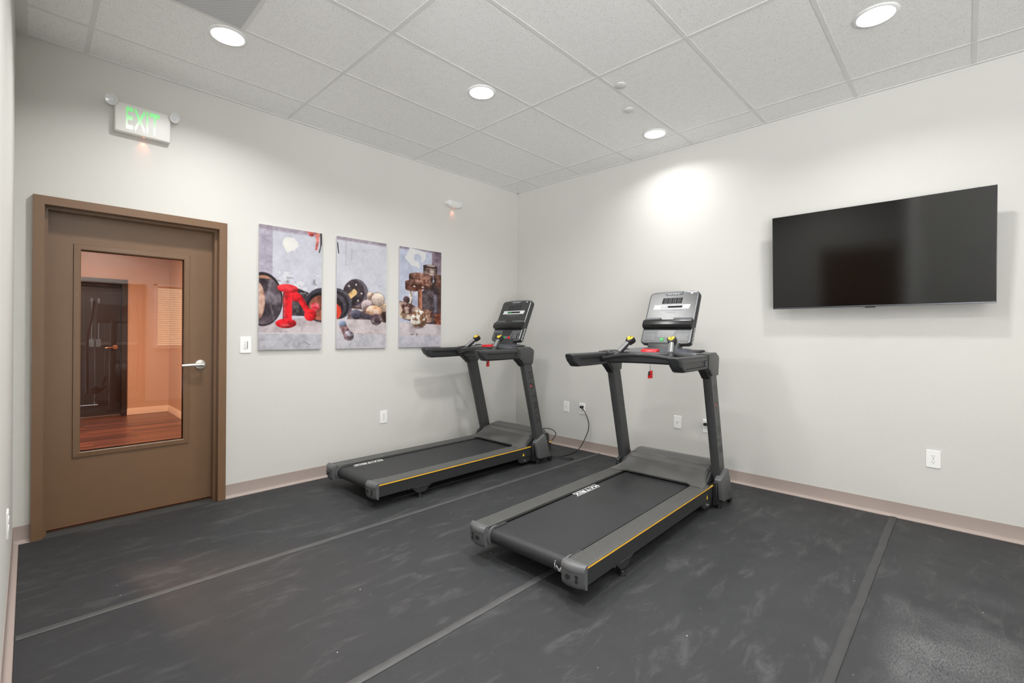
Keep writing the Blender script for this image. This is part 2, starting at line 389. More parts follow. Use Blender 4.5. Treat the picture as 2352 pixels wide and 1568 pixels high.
# west wall with a second brown door (it shows in the dark television screen)
bm = NB(); box(bm, WX-0.12, WX, -2.46, 0, -0.06, H+0.1); box(bm, WX-0.12, WX, -3.46, -3.38, -0.06, H+0.1); box(bm, WX-0.12, WX, -3.38, -2.46, 2.07, H+0.1)
box(bm, -6.1, WX-0.12, -3.46, -3.34, -0.06, H+0.1)
struct('wall_west', bm, 'wall')
bm = NB(); box(bm, -6.22, -6.1, -5.1, -3.34, -0.06, H+0.1); box(bm, -6.22, -6.1, -6.5, -6.3, -0.06, H+0.1); box(bm, -6.22, -6.1, -6.3, -5.1, 2.92, H+0.1); struct('wall_alcove', bm, 'wall')
bm = NB()
box(bm, -6.1, -4.25, -6.52, -6.4, 2.92, H+0.1); box(bm, -4.25, -4.2, -6.52, -6.4, -0.06, H+0.1); box(bm, -4.2, -2.75, -6.52, -6.4, 2.1, H+0.1); box(bm, -2.75, -2.6, -6.52, -6.4, -0.06, H+0.1)
box(bm, -2.6, -1.6, -6.52, -6.4, -0.06, 0.98); box(bm, -2.6, -1.6, -6.52, -6.4, 2.1, H+0.1); box(bm, -1.6, 0.1, -6.52, -6.4, -0.06, H+0.1)
struct('wall_south', bm, 'wall')

# ---- ceiling: tiles and lay-in grid
FT = 0.6096; GX = -0.3166; GY = -0.3790
bm = NB(); box(bm, -6.15, 0.1, -6.5, 0.12, H+0.003, H+0.06); struct('ceiling', bm, 'tile')
bm = NB(); hw = 0.012
y = GY
while y > -6.4: box(bm, -6.1, 0, y-hw, y+hw, H+0.0012, H+0.004); y -= FT
x = GX
while x > -6.1: box(bm, x-hw, x+hw, -6.4, 0, H+0.0008, H+0.004); x -= 2*FT
box(bm, -3.365-hw, -3.365+hw, -1.598, -0.989, H+0.0008, H+0.004)
struct('trim_1', bm, 'grid')
bm = NB(); bw = 0.022
box(bm, WX, 0, -bw, 0, H-0.0005, H+0.004); box(bm, -bw, 0, -6.4, 0, H-0.0005, H+0.004); box(bm, WX, WX+0.05, -3.46, 0, H-0.001, H+0.004)
struct('trim_2', bm, 'grid')

# ---- cove base
def cove(bm, p0, p1, inward):
    prof = [(0, 0.1), (0.003, 0.1), (0.004, 0.022), (0.007, 0.011), (0.013, 0.0055), (0.024, 0.003), (0.026, 0.0), (0.026, -0.004), (0, -0.004)]
    p0 = Vector(p0); p1 = Vector(p1); inw = Vector(inward)
    loft(bm, [[p0+inw*a+Vector((0, 0, z)) for a, z in prof], [p1+inw*a+Vector((0, 0, z)) for a, z in prof]])
bm = NB(); cove(bm, (OX1+0.0505, 0, 0), (0, 0, 0), (0, -1, 0)); cove(bm, (WX, 0, 0), (OX0-0.0505, 0, 0), (0, -1, 0)); struct('baseboard_north', bm, 'base')
bm = NB(); cove(bm, (0, 0, 0), (0, -6.4, 0), (-1, 0, 0)); struct('baseboard_east', bm, 'base')
bm = NB(); cove(bm, (WX, -2.4, 0), (WX, 0, 0), (1, 0, 0)); struct('baseboard_west', bm, 'base')

# ---- rubber mats laid in strips, joined by seam strips
edges_y = [-0.027, -1.236, -2.438, -3.655, -4.87, -6.38]
desc = ['black rubber floor strip lying along the wall with the brown door', 'black rubber floor strip running between the two treadmills',
        'black rubber floor strip beneath the nearer treadmill below the television', 'black dusty rubber floor strip in the right front corner below the outlet',
        'black rubber floor strip farthest behind the photographer']
for i in range(5):
    x0 = WX+0.027 if i < 3 else -6.08
    bm = NB()
    if i == 3:
        prism(bm, [(-6.08, edges_y[4]), (-6.08, -3.68), (WX+0.02, -3.68), (WX+0.02, edges_y[3]), (-0.027, edges_y[3]), (-0.027, edges_y[4])], -0.009, 0)
    else: box(bm, x0, -0.027, edges_y[i+1], edges_y[i], -0.009, 0)
    tag(obj('rubber_mat', bm, 'mat'), desc[i], 'floor mat', 'rubber floor strips')
sdesc = ['lighter rubber seam passing in front of the door and the corner treadmill', 'lighter rubber seam running beneath the nearer treadmill', 'scuffed rubber seam at the right front, nearest the camera']
for i, (yy, w0) in enumerate(((-1.236, 0.042), (-2.438, 0.04), (-3.652, 0.04))):
    bm = NB(); n = 60
    secs = []
    for k in range(n+1):
        x = WX+0.03 + (-0.02-WX-0.03)*k/n; wob = 0.0015*math.sin(k*1.7)+0.001*math.sin(k*0.6)
        hh = 0.0035
        secs.append([Vector((x, yy-w0/2+wob, -0.0002)), Vector((x, yy-w0/2+0.004+wob, hh*0.8)), Vector((x, yy, hh)), Vector((x, yy+w0/2-0.004+wob, hh*0.8)), Vector((x, yy+w0/2+wob, -0.0002))])
    loft(bm, secs)
    sst = obj('floor_seam_strip', bm, 'seam' if i < 2 else 'seam_plain')
    bm = NB(); box(bm, WX+0.03, -0.03, yy-w0/2-0.0025, yy-w0/2+0.0005, -0.001, 0.0006); obj('joint_gap', bm, 'deckblack', sst)
    tag(sst, sdesc[i], 'floor seam', 'seam strips between the rubber mats')

# ================================================================== DOOR
def prof_frame(bm, x0, x1, z1, y0, y1, w, mi=0):
    """mitred U frame around an opening: faces on the wall side"""
    box(bm, x0-w, x0, y0, y1, -0.004, z1+w, mi=mi); box(bm, x1, x1+w, y0, y1, -0.004, z1+w, mi=mi); box(bm, x0, x1, y0, y1, z1, z1+w, mi=mi)
bm = NB()
z1 = OZ; w = 0.051
def jambsec(side):   # cross-section (inward, depth) of the steel frame
    return [(-w, -0.03), (0, -0.03), (0, 0.035), (0.016, 0.035), (0.016, 0.098), (0, 0.098), (0, 0.17), (-w, 0.17), (-w, 0.143), (-0.0095, 0.143), (-0.0095, -0.001), (-w, -0.001)]
P = jambsec(0)
def fr_ring(k):
    return [
        [Vector((OX0+a, d, -0.008)) for a, d in P],
        [Vector((OX0+a, d, z1-a)) for a, d in P],
        [Vector((OX1-a, d, z1-a)) for a, d in P],
        [Vector((OX1-a, d, -0.008)) for a, d in P]]
loft(bm, fr_ring(0))
door = thing('door_1', 'brown steel door with a tall glass pane and lever handle in the left wall', 'door', ((OX0+OX1)/2, 0.1, 0)); door['kind'] = 'structure'
def rel(o, par):
    o.parent = par; o.location = -par.location if isinstance(par.location, Vector) else o.location; return o
def padd(name, bm, m, par, ang=38):
    o = obj(name, bm, m, ang=ang); L = Vector(par.location)
    o.data.transform(Matrix.Translation(-L)); o.parent = par; return o
fo = struct('trim_3', bm, 'brown')
bm = NB()
for xa, sx in ((OX0, -1), (OX1, 1)):
    prism(bm, [(xa, OZ), (xa+0.0012, OZ), (xa+sx*0.051+0.0006, OZ+0.051), (xa+sx*0.051-0.0006, OZ+0.051)], -0.0304, -0.0299, 'y')
struct('trim_4', bm, 'screw')
bm = NB(); cyl(bm, (0, 0, 0), (0, 0, 0.001), 0.001); bm.free()
DX0, DX1, DZ = OX0+0.003, OX1-0.003, OZ-0.004
GX0, GX1, GZ0, GZ1 = -3.985, -3.431, 0.475, 1.777
bm = NB(); dy0, dy1 = 0.1, 0.144
for a in ((DX0, GX0+0.0, 0.012, DZ), (GX1, DX1, 0.012, DZ)): box(bm, a[0], a[1], dy0, dy1, a[2], a[3])
box(bm, GX0, GX1, dy0, dy1, 0.012, GZ0); box(bm, GX0, GX1, dy0, dy1, GZ1, DZ)
leaf = padd('door_leaf', bm, 'brown', door)
# lite kit frame: flat flange with bevelled lip
bm = NB()
def ring(bm, x0, x1, z0, z1_, sec):
    """rect ring in the xz plane with cross-section sec of (outward offset, y)"""
    loft(bm, [[Vector((x0-a, d, z0-a)) for a, d in sec], [Vector((x1+a, d, z0-a)) for a, d in sec], [Vector((x1+a, d, z1_+a)) for a, d in sec], [Vector((x0-a, d, z1_+a)) for a, d in sec], [Vector((x0-a, d, z0-a)) for a, d in sec]], cap=False)
ring(bm, GX0, GX1, GZ0, GZ1, [(0, 0.122), (0, 0.092), (0.006, 0.088), (0.034, 0.092), (0.037, 0.1)])
ring(bm, GX0, GX1, GZ0, GZ1, [(0, 0.128), (0, 0.15), (0.037, 0.15), (0.037, 0.144)])
padd('glazing_frame', bm, 'brown', door, ang=25)
bm = NB()
for k in range(6):
    for xx in (GX0-0.02, GX1+0.02): lathe(bm, [(0.005, 0), (0.0045, 0.0018), (0.002, 0.0012), (0, 0.001)], Matrix.Translation((xx, 0.0895, GZ0+0.05+k*(GZ1-GZ0-0.1)/5)) @ Matrix.Rotation(PI/2, 4, 'X'), n=10)
for k in range(3):
    for zz in (GZ0-0.02, GZ1+0.02): lathe(bm, [(0.005, 0), (0.0045, 0.0018), (0.002, 0.0012), (0, 0.001)], Matrix.Translation((GX0+0.06+k*(GX1-GX0-0.12)/2, 0.0895, zz)) @ Matrix.Rotation(PI/2, 4, 'X'), n=10)
padd('frame_screws', bm, 'screw', door)
bm = NB(); box(bm, GX0-0.003, GX1+0.003, 0.1225, 0.1275, GZ0-0.003, GZ1+0.003); padd('glass_pane', bm, 'glass', door)
# lever
bm = NB(); hx, hz = -3.325, 1.012
lathe(bm, [(0, 0.012), (0.02, 0.013), (0.033, 0.010), (0.0365, 0.003), (0.0365, 0)], Matrix.Translation((hx, 0.1, hz)) @ Matrix.Rotation(PI/2, 4, 'X'))
cyl(bm, (hx, 0.1, hz), (hx, 0.045, hz), 0.011)
tube(bm, [(hx+0.01, 0.046, hz), (hx-0.03, 0.043, hz), (hx-0.08, 0.044, hz-0.001), (hx-0.122, 0.052, hz-0.002)], lambda t: 0.0135-0.003*t, n=14)
padd('lever_handle', bm, 'chrome', door)
bm = NB(); cyl(bm, (hx, 0.087, hz), (hx, 0.0865, hz), 0.004); box(bm, DX1-0.001, DX1+0.0012, 0.106, 0.134, hz-0.05, hz+0.05); padd('latch_plate', bm, 'chrome', door)

# second door (west wall), seen in the screen reflection
d2 = thing('door_3', 'brown steel door in the near left wall, reflected in the dark television', 'door', (WX-0.05, -2.92, 0)); d2['kind'] = 'structure'
d2.name = 'door_2'
bm = NB(); box(bm, WX-0.08, WX-0.035, -3.335, -2.505, 0.01, 2.02, 0.002, 1); padd('door_leaf', bm, 'brown', d2)
bm = NB(); box(bm, WX-0.12, WX+0.0015, -3.385, -3.335, -0.004, 2.075); box(bm, WX-0.12, WX+0.0015, -2.505, -2.455, -0.004, 2.075); box(bm, WX-0.12, WX+0.0015, -3.335, -2.505, 2.025, 2.075); padd('door_frame', bm, 'brown', d2)

# ================================================================== HALLWAY BEYOND THE GLASS
HZ = 2.75
bm = NB(); box(bm, -6.4, -2.66, 0.14, 5.3, -0.06, -0.002); struct('floor_hallway', bm, 'wood')
bm = NB(); box(bm, -6.4, -2.55, 0.14, 5.4, HZ, HZ+0.08); struct('ceiling_hallway', bm, 'hallwall')
bm = NB(); HY = 5.05
box(bm, -3.2, -2.55, HY, HY+0.1, -0.05, HZ); box(bm, -6.4, -4.3, HY, HY+0.1, -0.05, HZ); box(bm, -4.3, -3.2, HY, HY+0.1, 2.0, HZ); box(bm, -4.4, -3.1, 5.28, 5.34, -0.05, HZ)
struct('wall_hallway_far', bm, 'hallwall')
bm = NB(); box(bm, -2.673, -2.55, 0.14, HY, -0.05, HZ); struct('wall_hallway_right', bm, 'hallwall')
bm = NB(); box(bm, -6.5, -6.4, 0.14, 5.4, -0.05, HZ); box(bm, -6.5, WX-0.1, 0.14, 0.2, -0.05, HZ); struct('wall_hallway_left', bm, 'hallwall')
bm = NB()
prism(bm, [(HY, 0), (HY, 0.098), (HY-0.006, 0.098), (HY-0.009, 0.085), (HY-0.013, 0.07), (HY-0.014, 0)], -3.188, -2.673, 'x')
prism(bm, [(-2.673, 0), (-2.673, 0.098), (-2.679, 0.098), (-2.682, 0.085), (-2.686, 0.07), (-2.687, 0)], 0.2, HY, 'y')
struct('baseboard_hallway', bm, 'halltrim')
d3 = thing('door_3', 'dark door with a warm metal lever at the far end of the hallway', 'door', (-3.7, 5.2, 0)); d3['kind'] = 'structure'
bm = NB(); box(bm, -4.24, -3.25, 5.2, 5.25, 0.012, 1.93); padd('door_leaf', bm, 'halldoor', d3)
bm = NB(); box(bm, -3.25, -3.188, HY-0.02, 5.28, -0.002, 2.03); box(bm, -4.31, -4.24, HY-0.02, 5.28, -0.002, 2.03); box(bm, -4.24, -3.25, HY-0.02, 5.28, 1.955, 2.03); padd('door_frame', bm, 'halldoor', d3)
bm = NB(); box(bm, -4.24, -3.25, 5.15, 5.27, 0, 0.012); padd('threshold', bm, 'silver', d3)
bm = NB(); tube(bm, [(-3.31, 5.14, 1.02), (-3.38, 5.135, 1.015), (-3.43, 5.14, 1.01)], 0.011); lathe(bm, [(0, 0.07), (0.01, 0.07), (0.012, 0.012), (0.033, 0.01), (0.035, 0)], Matrix.Translation((-3.31, 5.2, 1.02)) @ Matrix.Rotation(PI/2, 4, 'X')); padd('lever_handle', bm, 'copper', d3)

# ================================================================== LIGHTS
def area(name, loc, W, size, col, spread, parent=None, rot=(0, 0, 0)):
    l = bpy.data.lights.new(name, 'AREA'); l.shape = 'DISK'; l.size = size; l.energy = W; l.color = col; l.spread = math.radians(spread)
    o = bpy.data.objects.new(name, l); C.objects.link(o); o.location = loc; o.rotation_euler = rot
    if parent: o.parent = parent
    return o
def make_downlight():
    t = thing('recessed_downlight', '', 'ceiling light', (0, 0, H))
    bm = NB(); lathe(bm, [(0.084, -0.001), (0.086, -0.006), (0.098, -0.005), (0.103, -0.001), (0.103, 0.002), (0.084, 0.002)], n=48); obj('trim_ring', bm, 'white', t)
    bm = NB(); lathe(bm, [(0, -0.0045), (0.05, -0.004), (0.085, -0.0025)], n=48); obj('lens', bm, 'lens', t, recalc=False)
    area('lamp', (0, 0, -0.007), LAMP_W, 0.165, (1, 0.995, 0.985), 146, t)
    return t
dl = make_downlight()
spots = [((-3.408, -0.868), 'lit round downlight above the exit sign, beside the perforated ceiling panel'),
         ((-1.946, -1.482), 'lit round downlight in the middle of the ceiling, second from the door wall'),
         ((-0.448, -2.062), 'lit round downlight close to the right wall, above the bright patch'),
         ((-1.018, -3.646), 'lit round downlight nearest the camera, at the top right'),
         ((-2.48, -3.05), 'lit round downlight over the middle of the room, above the frame'),
         ((-3.5, -2.5), 'lit round downlight near the left wall, above the frame'),
         ((-2.4, -5.2), 'lit round downlight behind the camera, toward the middle of the room'),
         ((-3.45, -5.95), 'lit round downlight behind the camera, before the double door')]
for i, ((x, y), lab) in enumerate(spots):
    t = dl if i == 0 else dup_tree(dl)
    t.location = (x, y, H); t['label'] = lab; t['group'] = 'recessed ceiling downlights'
    if i in (2, 3):          # the fixtures by the right wall are dimmer
        for ch in t.children:
            if ch.type == 'LIGHT': ch.data = ch.data.copy(); ch.data.energy *= (0.42 if i == 2 else 0.75)
# hallway lamp
t = thing('hallway_ceiling_lamp', 'warm round ceiling lamp of the hallway beyond the door glass', 'ceiling light', (-4.3, 2.6, HZ))
bm = NB(); lathe(bm, [(0, -0.03), (0.1, -0.028), (0.15, -0.012), (0.155, 0)], n=32); obj('diffuser', bm, 'hall_lens', t)
area('lamp', (0, 0, -0.035), HALL_W, 0.25, (1, 0.57, 0.36), 170, t)

# ---- perforated return grille, sprinkler cover plates
bm = NB(); box(bm, -3.962, -3.377, -1.586, -1.001, H-0.0015, H+0.004, mi=0)
tag(obj('return_air_panel', bm, 'grille'), 'perforated metal air return panel in the ceiling grid at the top left', 'air vent')
for (x, y), r, lab in (((-0.985, -2.12), 0.041, 'white round sprinkler cover plate nearer the right wall'), ((-1.345, -2.265), 0.041, 'white round sprinkler cover plate farther from the right wall, at a grid bar')):
    bm = NB(); lathe(bm, [(0, -0.006), (r-0.003, -0.006), (r, -0.004), (r, -0.0035), (r-0.008, -0.0035), (r-0.008, 0.003), (0, 0.003)])
    tag(obj('sprinkler_cover', bm, 'grid', loc=(x, y, H)), lab, 'sprinkler cover', 'sprinkler covers')

# ================================================================== EXIT SIGN, EMERGENCY LIGHT
ex = thing('exit_sign', 'white EXIT sign with green letters and two lamp heads above the brown door', 'exit sign', (-3.69, 0, 2.557))
bm = NB(); box(bm, -0.149, 0.149, -0.052, -0.002, 0, 0.195, 0.01, 3); obj('housing', bm, 'offw', ex)
bm = NB(); box(bm, -0.135, 0.135, -0.003, 0.0, 0.01, 0.185); obj('back_plate', bm, 'offw', ex)
bm = NB()
text_on(bm, 'EXIT', lambda u, v, k: Vector((-0.092+0.178*u, -0.0526-0.00005*k, 0.026+0.145*v)), sw=0.2, gap=0.16)
obj('letters', bm, 'exit', ex, recalc=False)
for s, nm in ((-1, 'l'), (1, 'r')):
    cx = -0.166 if s < 0 else 0.168; cz = 0.186 if s < 0 else 0.178
    R = Matrix.Translation((cx, -0.062, cz)) @ Matrix.Rotation(-0.45*s*-1, 4, 'Z') @ Matrix.Rotation(PI/2+0.35, 4, 'X')
    bm = NB(); lathe(bm, [(0, -0.03), (0.02, -0.028), (0.031, -0.012), (0.034, 0.0), (0.034, 0.004), (0.030, 0.004)], R)
    cyl(bm, (0.145*s, -0.03, 0.178), (cx, -0.05, cz), 0.007)
    hd = obj('lamp_head', bm, 'offw', ex)
    bm = NB(); lathe(bm, [(0.030, 0.003), (0.022, 0.0), (0.021, 0.002), (0.013, -0.001), (0.012, 0.002), (0.006, 0.004), (0, 0.005)], R); obj('lens', bm, 'acrylic', hd)
bm = NB(); lathe(bm, [(0, -0.003), (0.003, -0.002), (0.004, 0.001)], Matrix.Translation((0.005, -0.03, 0.0))); obj('indicator_light', bm, 'ledred', ex)
def redglow(parent, loc, e):
    l = bpy.data.lights.new('indicator_glow', 'SPOT'); l.energy = e; l.color = (1, 0.22, 0.1); l.spot_size = math.radians(70); l.spot_blend = 0.8; l.shadow_soft_size = 0.003
    o = bpy.data.objects.new('indicator_glow', l); C.objects.link(o); o.location = loc; o.parent = parent; o.rotation_euler = (math.radians(25), 0, 0)
redglow(ex, (0.005, -0.03, -0.006), 0.25)

em = thing('emergency_light', 'white oval emergency light with a lamp at its left end, above the third canvas print', 'emergency light', (-1.03, 0, 2.655))
def oval(w, h, sq=2.0, n=40, cx=0):
    return [(cx+math.copysign(abs(math.cos(2*PI*i/n))**(2/sq), math.cos(2*PI*i/n))*w/2, math.copysign(abs(math.sin(2*PI*i/n))**(2/sq), math.sin(2*PI*i/n))*h/2) for i in range(n)]
bm = NB()
loft(bm, [[Vector((a, -0.001, b)) for a, b in oval(0.236, 0.088)], [Vector((a, -0.03, b)) for a, b in oval(0.236, 0.09)], [Vector((a, -0.045, b)) for a, b in oval(0.22, 0.08)], [Vector((a, -0.052, b)) for a, b in oval(0.18, 0.06)]])
obj('housing', bm, 'offw', em)
for cx in (-0.078, 0.085):
    R = Matrix.Translation((cx, -0.05, 0.002)) @ Matrix.Rotation(-0.3 if cx < 0 else 0.3, 4, 'Z') @ Matrix.Rotation(PI/2, 4, 'X')
    bm = NB(); lathe(bm, [(0.026, -0.012), (0.028, 0.0), (0.027, 0.005), (0.023, 0.007)], R, n=24); hd = obj('lamp_head', bm, 'offw', em)
    bm = NB(); lathe(bm, [(0.024, 0.005), (0.014, 0.002), (0.005, 0.004), (0, 0.005)], R, n=24); obj('lens', bm, 'acrylic', hd)
bm = NB(); lathe(bm, [(0, -0.003), (0.003, -0.002), (0.004, 0.001)], Matrix.Translation((0.0, -0.03, -0.044))); obj('indicator_light', bm, 'ledred', em)
redglow(em, (0.0, -0.028, -0.05), 0.22)

# ================================================================== SWITCHES, OUTLETS
def plate_base(t, w=0.074, h=0.117, wall='n'):
    bm = NB(); prism(bm, rrect(w, h, 0.004, 3), 0, 0.0055, 'z'); return bm
def wallmtx(x, y, z, wall):   # local: x right on wall, y up, z out of wall
    if wall == 'n': return Matrix(((1, 0, 0, x), (0, 0, -1, y), (0, 1, 0, z), (0, 0, 0, 1)))
    if wall == 'e': return Matrix(((0, 0, -1, x), (-1, 0, 0, y), (0, 1, 0, z), (0, 0, 0, 1)))
    if wall == 'w': return Matrix(((0, 0, 1, x), (1, 0, 0, y), (0, 1, 0, z), (0, 0, 0, 1)))
def wall_thing(name, label, cat, x, y, z, wall, group=None):
    t = thing(name, label, cat, group=group); t.matrix_world = wallmtx(x, y, z, wall); return t
def plate_parts(t, w=0.074, h=0.117):
    bm = NB(); pts0 = rrect(w, h, 0.005, 4)
    loft(bm, [[Vector((a, b, 0)) for a, b in pts0], [Vector((a, b, 0.0035)) for a, b in pts0], [Vector((a*0.955, b*0.97, 0.0062)) for a, b in pts0]])
    return obj('cover_plate', bm, 'white', t)
def duplex(t):
    plate_parts(t)
    for s in (-1, 1):
        bm = NB(); cyl(bm, (0, s*0.0195, 0.004), (0, s*0.0195, 0.0078), 0.0165, n=28); r = obj('receptacle', bm, 'white', t)
        bm = NB(); z = 0.0082
        box(bm, -0.0075, -0.0055, s*0.0195-0.001, s*0.0195+0.007, z-0.002, z); box(bm, 0.0055, 0.0072, s*0.0195, s*0.0195+0.007, z-0.002, z); cyl(bm, (0, s*0.0195-0.007, z-0.002), (0, s*0.0195-0.007, z), 0.0024, n=10)
        obj('slots', bm, 'slot', r)
    bm = NB(); cyl(bm, (0, 0, 0.005), (0, 0, 0.0072), 0.003, n=12); obj('screw', bm, 'silver', t)
G1 = 'wall plates with duplex outlets'
t = wall_thing('wall_outlet', 'white duplex outlet below the second and third canvas prints, behind the treadmill', 'outlet', -1.846, 0, 0.453, 'n', G1); duplex(t)
t = wall_thing('wall_outlet', 'white duplex outlet low on the right wall below the television, nothing plugged in', 'outlet', 0, -3.856, 0.438, 'e', G1); duplex(t)
t = wall_thing('wall_outlet', 'white outlet seen edge-on low on the near left wall', 'outlet', WX, -1.08, 0.43, 'w', G1); duplex(t)
for y, lab in ((-1.0, 'white outlet near the room corner with a black plug in its upper socket'), (-2.352, 'white outlet with a black plug, half hidden behind the nearer treadmill upright')):
    t = wall_thing('wall_outlet', lab, 'outlet', 0, y, 0.446, 'e', G1); duplex(t)
for y, lab in ((-0.783, 'white blank wall plate with a small cable jack nearest the room corner'), (-2.081, 'white blank wall plate with a small cable jack seen between the nearer treadmill uprights')):
    t = wall_thing('cable_plate', lab, 'wall plate', 0, y, 0.446, 'e', 'wall plates with a cable jack'); plate_parts(t)
    bm = NB(); cyl(bm, (0, 0, 0.004), (0, 0, 0.011), 0.0046, n=6); cyl(bm, (0, 0, 0.01), (0, 0, 0.016), 0.003, n=12); obj('cable_jack', bm, 'silver', t)
t = wall_thing('light_switch', 'white rocker light switch between the door and the first canvas print', 'light switch', -3.049, 0, 1.157, 'n'); plate_parts(t, 0.08, 0.126)
bm = NB(); box(bm, -0.0165, 0.0165, -0.0335, 0.0335, 0.004, 0.0078, 0.001, 1); obj('dimmer_frame', bm, 'white', t)
bm = NB(); box(bm, -0.012, 0.006, -0.028, 0.028, 0.006, 0.0105, 0.001, 1); obj('rocker', bm, 'offw', t)
bm = NB(); box(bm, 0.009, 0.0135, -0.028, 0.028, 0.007, 0.0085); obj('slider', bm, 'midgrey', t)

# ================================================================== TELEVISION
tilt = math.atan2(0.042, 0.71)
tv = thing('television', 'large black flat television tilted down on the right wall', 'television', (-0.12, -3.527, 1.465), (0, -tilt, 0))
# local: x toward the wall (+), y across, z up
bm = NB(); box(bm, -0.0045, 0.016, -0.614, 0.614, 0.001, 0.712, 0.003, 2); obj('bezel', bm, 'tvbezel', tv)
bm = NB(); box(bm, -0.0052, -0.0035, -0.6105, 0.6105, 0.013, 0.7085); obj('screen', bm, 'tvscreen', tv)
bm = NB(); box(bm, -0.006, 0.0, -0.614, 0.614, 0.0, 0.0095, 0.002, 2); obj('lower_trim', bm, 'tvstrip', tv)
bm = NB(); box(bm, -0.006, 0.012, -0.028, 0.03, -0.008, 0.001, 0.002, 1); obj('sensor_tab', bm, 'black', tv)
bm = NB(); prism(bm, [(0.014, 0.03), (0.055, 0.06), (0.06, 0.35), (0.05, 0.48), (0.014, 0.52)], -0.5, 0.5, 'y', 0.006, 2); obj('rear_housing', bm, 'tvbezel', tv)
bm = NB(); box(bm, 0.015, 0.0165, -0.606, -0.56, 0.3, 0.36); obj('rating_sticker', bm, 'whiteprint', tv)
bm = NB(); box(bm, -0.012, 0, -3.85, -3.2, 1.68, 1.9, 0.002, 1); box(bm, -0.07, -0.012, -3.75, -3.71, 1.66, 1.98, 0.002, 1); box(bm, -0.07, -0.012, -3.34, -3.3, 1.66, 1.98, 0.002, 1)
tag(obj('television_bracket', bm, 'black'), 'black tilting wall bracket hidden behind the television', 'bracket')

# ================================================================== CANVAS PRINTS
NA, NBK = 340, 680
def base_img(c0, c1):
    b, a = np.mgrid[0:NBK, 0:NA]; a = (a+0.5)/NA; b = (b+0.5)/NBK
    im = np.ones((NBK, NA, 3))*np.array(c0)[None, None, :]
    return im, a, b
def vnoise(seed, cells_a, cells_b):
    r = np.random.RandomState(seed); g = r.rand(cells_b+2, cells_a+2)
    y = np.linspace(0, cells_b, NBK, endpoint=False); x = np.linspace(0, cells_a, NA, endpoint=False)
    yi = y.astype(int); xi = x.astype(int); fy = (y-yi)[:, None]; fx = (x-xi)[None, :]; fy = fy*fy*(3-2*fy); fx = fx*fx*(3-2*fx)
    g00 = g[yi][:, xi]; g01 = g[yi][:, xi+1]; g10 = g[yi+1][:, xi]; g11 = g[yi+1][:, xi+1]
    return (g00*(1-fx)+g01*fx)*(1-fy)+(g10*(1-fx)+g11*fx)*fy
def fbm(seed, c=4):
    return sum(vnoise(seed+i, c*2**i, 2*c*2**i)/2**(i+1) for i in range(5))
def put(im, mask, col, alpha=1.0):
    m = np.clip(mask, 0, 1)[..., None]*alpha; col = np.asarray(col, float)
    im[:] = im*(1-m)+col*m
def ell(a, b, ca, cb, ra, rb, rot=0, soft=0.03):
    dx = (a-ca); dy = (b-cb)*2; rb = rb*2; c, s = math.cos(rot), math.sin(rot)
    u = (dx*c+dy*s)/ra; v = (-dx*s+dy*c)/rb; return np.clip((1-np.sqrt(u*u+v*v))/soft+0.5, 0, 1), u, v
def seg(a, b, p, q, w, soft=0.006):
    px, py = p[0], p[1]*2; dx, dy = q[0]-p[0], (q[1]-p[1])*2; L2 = dx*dx+dy*dy
    t = np.clip(((a-px)*dx+(2*b-py)*dy)/L2, 0, 1); d = np.hypot(a-px-t*dx, 2*b-py-t*dy)
    s = ((a-px)*dy-(2*b-py)*dx)/math.sqrt(L2)/w
    return np.clip((w-d)/soft+0.5, 0, 1), s, t
def poly(a, b, pts):
    inside = np.zeros(a.shape, bool); n = len(pts)
    for i in range(n):
        x1, y1 = pts[i]; x2, y2 = pts[(i+1) % n]
        if y1 == y2: continue
        c = ((y1 > b) != (y2 > b)) & (a < (x2-x1)*(b-y1)/(y2-y1)+x1); inside ^= c
    return inside.astype(float)
def shade(col, u, v, k=0.35):   # rounded print tone
    l = 1+k*(-u*0.6-v*0.8); return np.asarray(col)[None, None, :]*np.clip(l, 0.45, 1.5)[..., None]
def mott(seed, c1, c2, c=8, lo=0.4, hi=0.6):
    n = np.clip((fbm(seed, c)-lo)/(hi-lo), 0, 1)[..., None]; return np.asarray(c1)*(1-n)+np.asarray(c2)*n
